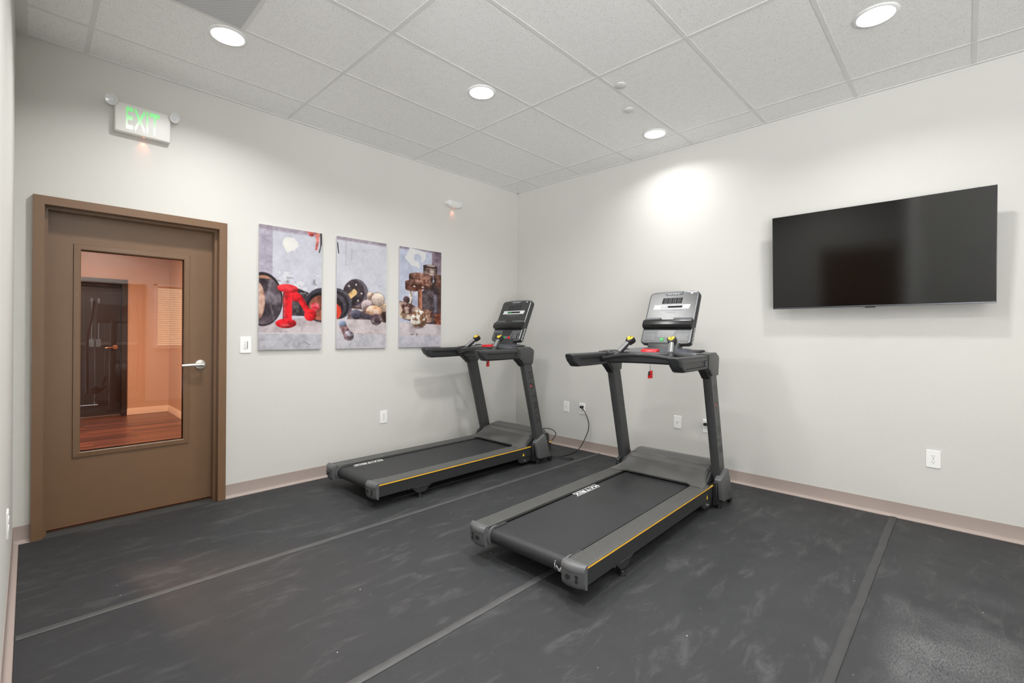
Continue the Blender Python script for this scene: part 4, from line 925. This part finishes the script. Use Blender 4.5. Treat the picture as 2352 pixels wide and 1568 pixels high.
        bm = NB(); tube(bm, [(1.412, s*0.345, 1.03), (1.414, s*0.347, 1.115), (1.416, s*0.36, 1.1235), (1.416, s*0.415, 1.1235), (1.414, s*0.431, 1.112), (1.412, s*0.4315, 1.03)], 0.0025, n=6, sub=3); obj('joint_ring', bm, 'slot', hr)
    # --- dash between the uprights
    bm = NB(); nx = 10; ny = 24; top = []; 
    def dash_z(x, y): return 1.129+(x-1.38)*0.10-0.018*(abs(y)/0.35)**3
    rows = []
    for k in range(ny+1):
        y = -0.35+0.7*k/ny; f = abs(y)/0.35; xr = 1.385+0.04*f**3; xf = 1.69-0.05*f**2
        sec = [(xr+0.012, dash_z(xr, y)-0.086), (xr, dash_z(xr, y)-0.074), (xr-0.004, dash_z(xr, y)-0.012), (xr+0.004, dash_z(xr, y)-0.002), (xr+0.012, dash_z(xr, y))]
        for i in range(1, 6): x = xr+0.012+(xf-0.012-xr-0.012)*i/5; sec.append((x, dash_z(x, y)))
        sec += [(xf, dash_z(xf, y)-0.012), (xf-0.01, 1.09), (xf-0.09, 1.05)]
        rows.append([Vector((x, y, z)) for x, z in sec])
    loft(bm, rows); ds = obj('dash', bm, 'dash', T, ang=32)
    for f in ds.data.polygons:
        c = f.center
        if c.x < 1.40+0.045*(abs(c.y)/0.35)**3 or c.z < 1.1: f.material_index = 1
    ds.data.materials.append(M['frame'])
    for s in (-1, 1):   # cup holders
        ctr = Vector((1.565, s*0.285, dash_z(1.565, 0.285)+0.002)); d = Vector((0.085, s*0.115, 0)).normalized(); e = Vector((-d.y, d.x, 0))
        pts = [ctr+d*0.062*math.cos(2*PI*i/28)+e*0.034*math.sin(2*PI*i/28)*1.0+Vector((0, 0, 0.12*(d.x*0.062*math.cos(2*PI*i/28)+e.x*0.034*math.sin(2*PI*i/28)))) for i in range(29)]
        bm = NB(); tube(bm, pts, 0.0045, n=8, smooth=False); ch = obj('cup_holder_rim', bm, 'black', ds)
        bm = NB(); vs_ = [bm.verts.new(p+Vector((0, 0, 0.0005))) for p in pts[:-1]]; bm.faces.new(vs_); obj('cup_holder_well', bm, 'slot', ds)
    # safety key
    bm = NB(); prism(bm, [(1.400, 1.126), (1.465, 1.136), (1.458, 1.153), (1.412, 1.146)], -0.062, 0.062, 'y', 0.004, 2); obj('stop_key', bm, 'red', ds)
    # clip on a cord
    bm = NB(); tube(bm, [(1.44, 0.0, 1.06), (1.44, 0.001, 1.02), (1.441, 0.0, 0.985)], 0.0014, n=6); cc = obj('safety_cord', bm, 'midgrey', ds)
    bm = NB(); box(bm, 1.432, 1.444, -0.017, 0.003, 0.935, 0.992, 0.003, 2); box(bm, 1.432, 1.444, 0.006, 0.018, 0.932, 0.962, 0.003, 2); obj('safety_clip', bm, 'red', cc)
    bm = NB(); box(bm, 1.431, 1.446, -0.002, 0.014, 0.955, 0.985, 0.003, 2); obj('clip_jaw', bm, 'black', cc)
    # --- cross bar
    bm = NB(); tube(bm, [(1.345, -0.352, 1.071), (1.33, -0.30, 1.076), (1.29, -0.2, 1.095), (1.26, -0.09, 1.108), (1.25, 0, 1.111), (1.26, 0.09, 1.108), (1.29, 0.2, 1.095), (1.33, 0.30, 1.076), (1.345, 0.352, 1.071)], 0.0165, n=16, sub=6); cb = obj('grip_bar', bm, 'blk2', T)
    for s in (-1, 1):
        bm = NB(); lathe(bm, [(0, 0.012), (0.012, 0.01), (0.02, 0.003), (0.02, -0.012)], Matrix.Translation((1.345, s*0.335, 1.072)) @ Matrix.Rotation(s*PI/2, 4, 'X'), n=18)
        obj('bar_socket', bm, 'black', cb)
    # pulse grips with yellow thumb pads
    for s in (-1, 1):
        b0 = Vector((1.305, s*0.214, 1.098)); b1 = Vector((1.435, s*0.166, 1.208)); ax = (b1-b0).normalized()
        bm = NB(); tube(bm, [b0-ax*0.004, b0+ax*0.02, b0.lerp(b1, .5), b1], lambda t: 0.0175+0.005*math.sin(PI*min(1, t*1.1)), n=14, sub=5)
        gp = obj('pulse_grip', bm, 'blk2', T)
        side = ax.cross(Vector((0, 1, 0))).normalized()
        if side.x > 0: side = -side          # faces the runner
        lat = ax.cross(side).normalized()
        X = Matrix.Identity(4); X = Matrix((( lat.x, side.x, ax.x, b1.x), (lat.y, side.y, ax.y, b1.y), (lat.z, side.z, ax.z, b1.z), (0, 0, 0, 1))) @ Matrix.Scale(1.25, 4)
        bm = NB()
        t_ = bmesh.new(); pts = [(-0.017, -0.02), (0.017, -0.02), (0.027, 0.008), (0.024, 0.026), (-0.024, 0.026), (-0.027, 0.008)]
        prism(t_, pts, -0.017, 0.018, 'y', 0.006, 2); merge(bm, t_, 0, X); hd = obj('grip_head', bm, 'black', gp)
        bm = NB()
        for q in (-1, 1):
            t_ = bmesh.new(); prism(t_, [(q*0.0015, -0.013), (q*0.019, 0.008), (q*0.017, 0.022), (q*0.0015, 0.016)], 0.017, 0.0205, 'y', 0.001, 1); merge(bm, t_, 0, X)
        t_ = bmesh.new(); box(t_, -0.02, 0.02, -0.008, 0.016, 0.0245, 0.0285, 0.002, 1); merge(bm, t_, 0, X)
        obj('thumb_pad', bm, 'yellow2', hd)
        bm = NB()
        for q in range(1):
            secs = []
            for t in (0.22, 0.4, 0.6, 0.82):
                c = b0.lerp(b1, t); r = 0.0236; secs.append([c+r*(side*math.cos(a)+lat*math.sin(a)) for a in (-0.85, -0.5, 0, 0.5, 0.85)])
            loft(bm, secs, cap=False, closed=False)
        obj('sensor_plate', bm, 'silver', gp, recalc=False)
    # --- console
    P0 = Vector((1.672, 0, 1.188)); P1 = Vector((1.862, 0, 1.602)); U = (P1-P0).normalized(); hL = (P1-P0).length; Nn = Vector((-U.z, 0, U.x))   # toward the runner
    def FP(sx, t, d=0.0): return P0+Vector((0, -sx, 0))+U*t+Nn*d       # sx to the runner's right
    K = Matrix(((0, U.x, Nn.x, P0.x), (-1, 0, 0, 0), (0, U.z, Nn.z, P0.z), (0, 0, 0, 1)))   # local (right, up, out)
    def outline(g, arch=0.012, n=6):
        w = 0.205+g; r = 0.03+g; pts = []
        for cx, cy, a0 in ((w-r, hL-r+g, 0), (-w+r, hL-r+g, PI/2), (-w+r, r-g, PI), (w-r, r-g, 1.5*PI)):
            for k in range(n+1):
                a = a0+PI/2*k/n; pts.append((cx+r*math.cos(a), cy+r*math.sin(a)))
            if a0 == 0:
                for k in range(1, 6): f = k/6; pts.append(((w-r)*(1-2*f), hL+g))
            if a0 == PI:
                for k in range(1, 6): f = k/6; pts.append(((w-r)*(-1+2*f), -g))
        out = []
        for x, y in pts:
            bow = arch*(1-(x/w)**2)
            if y > hL*0.9: y += bow
            if y < hL*0.1: y -= bow*0.5
            out.append((x, y))
        return out
    bm = NB(); secs = []
    for g, d in ((-0.012, -0.058), (-0.004, -0.052), (0.0, -0.04), (0.0, -0.008), (-0.003, -0.002), (-0.009, 0.0)): secs.append([K @ Vector((x, y, d)) for x, y in outline(g)])
    loft(bm, secs)
    t_ = bmesh.new(); box(t_, -0.15, 0.15, 0.04, 0.37, -0.085, -0.05, 0.014, 3); merge(bm, t_, 0, K)
    cs_ = obj('console', bm, 'frame', T, ang=40)
    def kp(name, bm_, m, par=cs_, recalc=True): 
        bmesh.ops.transform(bm_, matrix=K, verts=bm_.verts); return obj(name, bm_, m, par, recalc=recalc)
    # thin silver line round the face, glossy face
    o1 = outline(-0.0085); o2 = outline(-0.0125); bm = NB()
    loft(bm, [[Vector((x, y, 0.0002)) for x, y in o1], [Vector((x, y, 0.0022)) for x, y in o2]], cap=False); kp('face_rim', bm, 'silver')
    bm = NB(); loft(bm, [[Vector((x, y, -0.001)) for x, y in outline(-0.0115)], [Vector((x, y, 0.0016)) for x, y in outline(-0.0125)]]); kp('face_panel', bm, 'gloss')
    bm = NB(); prism(bm, [(-0.078, hL+0.004), (0.078, hL+0.004), (0.066, hL-0.026), (-0.066, hL-0.026)], 0.0005, 0.006, 'z', 0.0015, 1); lg = kp('brand_tab', bm, 'midgrey')
    bm = NB(); text_on(bm, 'MATRIX', lambda u, v, k: Vector((-0.045+0.09*u, hL-0.027+0.011*v, 0.0064+0.00002*k)), sw=0.17, gap=0.7); kp('console_lettering', bm, 'whiteprint', recalc=False)
    bm = NB(); box(bm, 0.135, 0.152, hL-0.022, hL-0.012, 0.0016, 0.002); kp('face_mark', bm, 'lightgrey')
    # time display with seven-segment digits
    bm = NB(); prism(bm, [(-0.088, 0.352), (0.075, 0.352), (0.080, 0.402), (-0.083, 0.402)], 0.001, 0.0021, 'z'); dp = kp('time_display', bm, 'led_dark')
    bm = NB()
    for k in range(4):
        x0 = -0.066+k*0.036
        for (ax_, ay, bx_, by) in ((0, 0, 0.018, 0), (0, 0.018, 0.018, 0.018), (0, 0.036, 0.018, 0.036), (0, 0, 0, 0.018), (0.018, 0, 0.018, 0.018), (0, 0.018, 0, 0.036), (0.018, 0.018, 0.018, 0.036)):
            if ax_ == bx_: box(bm, x0+ax_-0.0015, x0+ax_+0.0015, 0.359+ay+0.002, 0.359+by-0.002, 0.002, 0.0024)
            else: box(bm, x0+ax_+0.002, x0+bx_-0.002, 0.359+ay-0.0015, 0.359+ay+0.0015, 0.002, 0.0024)
    kp('display_digits', bm, 'midgrey')
    bm = NB(); prism(bm, [(-0.152, 0.302), (0.142, 0.302), (0.150, 0.340), (-0.144, 0.340), (-0.148, 0.325), (-0.138, 0.321), (-0.150, 0.315)], 0.001, 0.0026, 'z'); kp('program_strip', bm, 'lightgrey')
    bm = NB(); box(bm, -0.088, 0.088, 0.312, 0.331, 0.002, 0.003); kp('matrix_display', bm, 'led_dark')
    bm = NB(); box(bm, -0.086, -0.03, 0.316, 0.328, 0.003, 0.0034); kp('lit_message', bm, 'lcd')
    bm = NB()
    for k in range(8): box(bm, -0.085+k*0.022, -0.069+k*0.022, 0.286, 0.296, 0.0014, 0.0022)
    for k in range(4): box(bm, -0.04+k*0.022, -0.026+k*0.022, 0.268, 0.277, 0.0014, 0.0022)
    kp('quick_keys', bm, 'midgrey')
    bm = NB(); prism(bm, [(-0.135, 0.222), (0.125, 0.222), (0.135, 0.300), (-0.125, 0.300)], 0.0008, 0.0018, 'z'); kp('key_field', bm, 'gloss')
    # reading rack
    bm = NB(); prism(bm, [(0.125, 0.0), (0.130, 0.030), (0.148, 0.042), (0.178, 0.040), (0.196, 0.030), (0.205, 0.004), (0.205, 0.0)], -0.198, 0.198, 'x', 0.004, 2)
    rk = kp('reading_rack', bm, 'rack')
    bm = NB(); prism(bm, [(0.2, 0.002), (0.2, 0.026), (0.214, 0.026), (0.222, 0.004)], -0.19, -0.065, 'x', 0.002, 1); prism(bm, [(0.2, 0.002), (0.2, 0.026), (0.214, 0.026), (0.222, 0.004)], 0.045, 0.185, 'x', 0.002, 1); kp('rack_lip', bm, 'midgrey')
    # lower key panel
    bm = NB(); prism(bm, [(-0.188, 0.02), (0.188, 0.02), (0.19, 0.118), (-0.19, 0.118)], 0.001, 0.0024, 'z'); kp('lower_panel', bm, 'midgrey')
    bm = NB(); prism(bm, [(-0.07, 0.052), (0.05, 0.052), (0.075, 0.116), (-0.07, 0.116)], 0.002, 0.0034, 'z'); kp('info_screen', bm, 'gloss')
    bm = NB(); box(bm, -0.182, -0.085, 0.024, 0.082, 0.002, 0.0034, 0.0004, 1); kp('incline_field', bm, 'gloss'); bm = NB(); box(bm, 0.083, 0.182, 0.024, 0.082, 0.002, 0.0034, 0.0004, 1); kp('speed_field', bm, 'gloss')
    bm = NB()
    for (x, y) in ((-0.165, 0.096), (-0.13, 0.1), (-0.17, 0.066), (-0.17, 0.05), (-0.17, 0.034), (-0.12, 0.066), (0.17, 0.066), (0.17, 0.05), (0.17, 0.034)): cyl(bm, (x, y, 0.003), (x, y, 0.0052), 0.006, n=14)
    for r in range(4):
        for c in range(3): box(bm, 0.095+c*0.018, 0.107+c*0.018, 0.028+r*0.0135, 0.038+r*0.0135, 0.003, 0.0045)
    kp('keys', bm, 'keygrey')
    bm = NB(); box(bm, -0.042, -0.01, 0.022, 0.046, 0.002, 0.0055, 0.001, 1); kp('start_button', bm, 'green')
    bm = NB(); box(bm, 0.03, 0.062, 0.022, 0.046, 0.002, 0.0055, 0.001, 1); kp('stop_button', bm, 'red')
    # neck and side label
    bm = NB(); prism(bm, [(1.625, 1.135), (1.72, 1.14), (1.735, 1.22), (1.655, 1.19)], -0.125, 0.125, 'y', 0.006, 2); obj('console_neck', bm, 'frame', T)
    bm = NB()
    for k in range(7): box(bm, 0.2052, 0.2056, 0.02+k*0.019, 0.032+k*0.019, -0.034+0.003*(k % 2), -0.020)
    kp('side_label', bm, 'lightgrey')
    return T
T1 = make_treadmill()
T2 = dup_tree(T1)
T1.location = (-2.509, -0.640, 0); T1.rotation_euler = (0, 0, 0.0077)
T2.location = (-2.450, -2.373, 0); T2.rotation_euler = (0, 0, 0.0299)
T1['label'] = 'black treadmill in the room corner below the canvas prints, farther from the camera'
T2['label'] = 'black treadmill in the middle of the room, nearer the camera, with a bright console'
T1['group'] = T2['group'] = 'treadmills facing the right wall'
def belt_of(T): return [c for c in T.children if c.name.startswith('running_belt')][0]
bm = NB(); logo_on_belt(bm, 1.19, 0.222, 0.255, 0.034); obj('belt_logo', bm, 'whiteprint', belt_of(T1), recalc=False)
bm = NB(); logo_on_belt(bm, 0.50, 0.236, 0.275, 0.034); obj('belt_logo', bm, 'whiteprint', belt_of(T2), recalc=False)
bm = NB(); logo_on_belt(bm, 1.875, -0.222, -0.275, 0.036); obj('belt_logo', bm, 'whiteprint', belt_of(T2), recalc=False)
bm = NB(); box(bm, 1.22, 1.50, -0.278, -0.2755, 0.1828, 0.1865); rr = [c for c in T1.children if c.name.startswith('foot_rail')][0]; obj('rail_edge_strip', bm, 'silver', rr)

# ================================================================== CORDS
t = thing('power_cord', 'black power cord running from the corner outlet to the farther treadmill', 'cord', (-0.012, -1.01, 0.468))
o0 = Vector(t.location)
bm = NB(); box(bm, -0.036, 0.0035, -0.014, 0.014, -0.012, 0.012, 0.004, 2); cyl(bm, (-0.03, -0.008, 0), (-0.045, -0.022, -0.002), 0.006, 0.004, n=10); obj('plug', bm, 'cord', t)
bm = NB(); pts = [(-0.055, -1.032, 0.465), (-0.06, -1.075, 0.425), (-0.055, -1.115, 0.34), (-0.055, -1.122, 0.25), (-0.07, -1.09, 0.15), (-0.1, -1.055, 0.06), (-0.15, -1.03, 0.012), (-0.3, -1.045, 0.006), (-0.42, -1.03, 0.006), (-0.5, -0.97, 0.012), (-0.56, -0.93, 0.02)]
tube(bm, [Vector(p)-o0 for p in pts], 0.0042, n=8, sub=8); obj('cable', bm, 'cord', t)
bm = NB(); pts = [(-0.53, -0.95, 0.02), (-0.47, -1.02, 0.008), (-0.42, -1.10, 0.006), (-0.39, -1.155, 0.006), (-0.42, -1.185, 0.006), (-0.47, -1.15, 0.006), (-0.51, -1.07, 0.012), (-0.56, -0.98, 0.02)]
tube(bm, [Vector(p)-o0 for p in pts], 0.0042, n=8, sub=8); obj('cable_loop', bm, 'cord', t)
bm = NB(); pts = [(-0.53, -0.80, 0.235), (-0.47, -0.815, 0.262), (-0.42, -0.85, 0.268), (-0.39, -0.90, 0.255), (-0.385, -0.94, 0.225), (-0.40, -0.935, 0.19), (-0.43, -0.92, 0.15), (-0.47, -0.91, 0.12)]
tube(bm, [Vector(p)-o0 for p in pts], 0.0045, n=8, sub=8)
tag(obj('loop_cable', bm, 'cord', loc=o0), 'short black cable looping out of the front of the corner treadmill', 'cord')
t = thing('power_cord', 'black power cord of the nearer treadmill, plugged in behind its upright', 'cord', (-0.012, -2.35, 0.466)); o0 = Vector(t.location)
bm = NB(); box(bm, -0.036, 0.0035, -0.014, 0.014, -0.012, 0.012, 0.004, 2); cyl(bm, (-0.03, -0.008, 0), (-0.045, -0.026, -0.002), 0.006, 0.004, n=10); obj('plug', bm, 'cord', t)
bm = NB(); pts = [(-0.055, -2.374, 0.464), (-0.06, -2.42, 0.44), (-0.06, -2.47, 0.36), (-0.07, -2.49, 0.22), (-0.1, -2.48, 0.08), (-0.16, -2.44, 0.012), (-0.28, -2.42, 0.006), (-0.40, -2.42, 0.02), (-0.452, -2.42, 0.09)]
tube(bm, [Vector(p)-o0 for p in pts], 0.0042, n=8, sub=8); obj('cable', bm, 'cord', t)

# ================================================================== BEHIND THE CAMERA (seen only as reflections in the door glass and screen)
d4 = thing('door_4', 'grey double door with two vertical rods, reflected in the door glass', 'door', (-3.475, -6.42, 0)); d4['kind'] = 'structure'
bm = NB()
for a, b in ((-4.15, -3.4315), (-3.4285, -2.80)):
    box(bm, a, b, -6.47, -6.43, 0.002, 2.05)
    for z0_, z1_ in ((0.2, 0.9), (1.1, 1.9)): ring(bm, a+0.14, b-0.14, z0_, z1_, [(0, -6.43), (0.008, -6.422), (0.02, -6.43)])
padd('door_leaf', bm, 'keygrey', d4)
bm = NB(); box(bm, -4.2, -4.15, -6.5, -6.38, 0, 2.1); box(bm, -2.8, -2.75, -6.5, -6.38, 0, 2.1); box(bm, -4.15, -2.8, -6.5, -6.38, 2.045, 2.1); padd('door_frame', bm, 'frame', d4)
for xx in (-3.475, -3.385):
    bm = NB(); box(bm, xx-0.006, xx+0.006, -6.42, -6.408, 1.05, 1.8); box(bm, xx-0.016, xx+0.016, -6.43, -6.40, 1.75, 1.82, 0.003, 1); box(bm, xx-0.03, xx+0.03, -6.43, -6.385, 0.99, 1.12, 0.003, 1); padd('door_rod', bm, 'white', d4)
bm = NB(); box(bm, -4.1, -3.5, -6.41, -6.385, 1.02, 1.07, 0.003, 1); box(bm, -3.36, -2.85, -6.41, -6.385, 1.02, 1.07, 0.003, 1); padd('push_bar', bm, 'chrome', d4)
w1 = thing('window_1', 'window with a white slatted blind, reflected in the door glass', 'window', (-2.1, -6.42, 0.98)); w1['kind'] = 'structure'
bm = NB(); box(bm, -2.6, -1.6, -6.5, -6.48, 0.98, 2.1); padd('pane', bm, 'slot', w1)
bm = NB(); box(bm, -2.63, -2.58, -6.5, -6.385, 0.95, 2.13); box(bm, -1.62, -1.57, -6.5, -6.385, 0.95, 2.13); box(bm, -2.63, -1.57, -6.5, -6.36, 0.95, 0.985); box(bm, -2.63, -1.57, -6.5, -6.385, 2.095, 2.13); padd('window_frame', bm, 'white', w1)
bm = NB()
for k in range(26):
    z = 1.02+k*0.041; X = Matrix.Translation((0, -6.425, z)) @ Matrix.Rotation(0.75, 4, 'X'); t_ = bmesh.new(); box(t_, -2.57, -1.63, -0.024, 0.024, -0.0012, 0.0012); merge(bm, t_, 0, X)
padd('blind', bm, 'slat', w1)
# elliptical trainer
el = thing('elliptical_trainer', 'black elliptical trainer behind the camera, reflected in the door glass', 'elliptical trainer', (-3.26, -5.35, 0), (0, 0, 1.75))
bm = NB(); box(bm, -0.9, 0.75, -0.04, 0.04, 0.05, 0.12, 0.01, 2); box(bm, -0.92, -0.84, -0.3, 0.3, 0.0, 0.08, 0.01, 2); box(bm, 0.68, 0.76, -0.28, 0.28, 0.0, 0.08, 0.01, 2); obj('base_frame', bm, 'frame', el)
bm = NB(); loft(bm, [[Vector((-0.5+0.36*math.cos(2*PI*i/28), y, 0.44+0.34*math.sin(2*PI*i/28))) for i in range(28)] for y in (-0.11, 0.11)]); obj('drive_housing', bm, 'blk2', el)
bm = NB(); tube(bm, [(0.55, 0, 0.1), (0.5, 0, 0.6), (0.4, 0, 1.1), (0.34, 0, 1.45)], 0.04); obj('mast', bm, 'frame', el)
bm = NB(); X = Matrix.Translation((0.3, 0, 1.52)) @ Matrix.Rotation(-0.4, 4, 'Y'); t_ = bmesh.new(); box(t_, -0.02, 0.03, -0.2, 0.2, -0.15, 0.15, 0.015, 2); merge(bm, t_, 0, X); obj('console', bm, 'gloss', el)
for s in (-1, 1):
    bm = NB(); tube(bm, [(0.5, s*0.28, 0.35), (0.44, s*0.29, 0.9), (0.3, s*0.3, 1.2), (0.12, s*0.27, 1.5), (0.1, s*0.25, 1.72)], 0.018); obj('swing_arm', bm, 'frame', el)
    bm = NB(); tube(bm, [(0.5, s*0.2, 0.36), (0.0, s*0.2, 0.34), (-0.48, s*0.17, 0.5)], 0.025); obj('pedal_arm', bm, 'frame', el)
    bm = NB(); box(bm, -0.15, 0.25, s*0.2-0.07, s*0.2+0.07, 0.36, 0.4, 0.01, 2); obj('pedal', bm, 'black', el)

# unseen tall windows, added behind the camera to brighten the ceiling
def added_window(n, lab, p0, p1):
    p0 = Vector(p0); p1 = Vector(p1); d = (p1-p0); L = d.length; d.normalize(); nrm = Vector((-d.y, d.x, 0))
    w = thing('window_%d' % n, lab, 'window', p0); w['kind'] = 'structure'
    X = Matrix(((d.x, nrm.x, 0, 0), (d.y, nrm.y, 0, 0), (0, 0, 1, 0), (0, 0, 0, 1)))
    bm = NB()
    for a in (0, L/2, L): box(bm, a-0.025, a+0.025, -0.03, 0.03, 0, 2.92, mtx=None)
    box(bm, 0, L, -0.03, 0.03, -0.005, 0.04); box(bm, 0, L, -0.03, 0.03, 2.87, 2.92)
    bmesh.ops.transform(bm, matrix=X, verts=bm.verts); obj('window_frame', bm, 'midgrey', w)
    l = bpy.data.lights.new('daylight_portal', 'AREA'); l.shape = 'RECTANGLE'; l.size = L; l.size_y = 2.9; l.cycles.is_portal = True
    o = bpy.data.objects.new('daylight_portal', l); C.objects.link(o); o.parent = w
    o.matrix_local = Matrix(((d.x, 0, -nrm.x, d.x*L/2+nrm.x*0.05), (d.y, 0, -nrm.y, d.y*L/2+nrm.y*0.05), (0, 1, 0, 1.46), (0, 0, 0, 1)))
added_window(2, 'added unseen window for fill light behind the camera, left of the double door', (-6.1, -6.46, 0), (-4.25, -6.46, 0))
added_window(3, 'added unseen window for fill light in the side of the alcove', (-6.16, -5.1, 0), (-6.16, -6.3, 0))
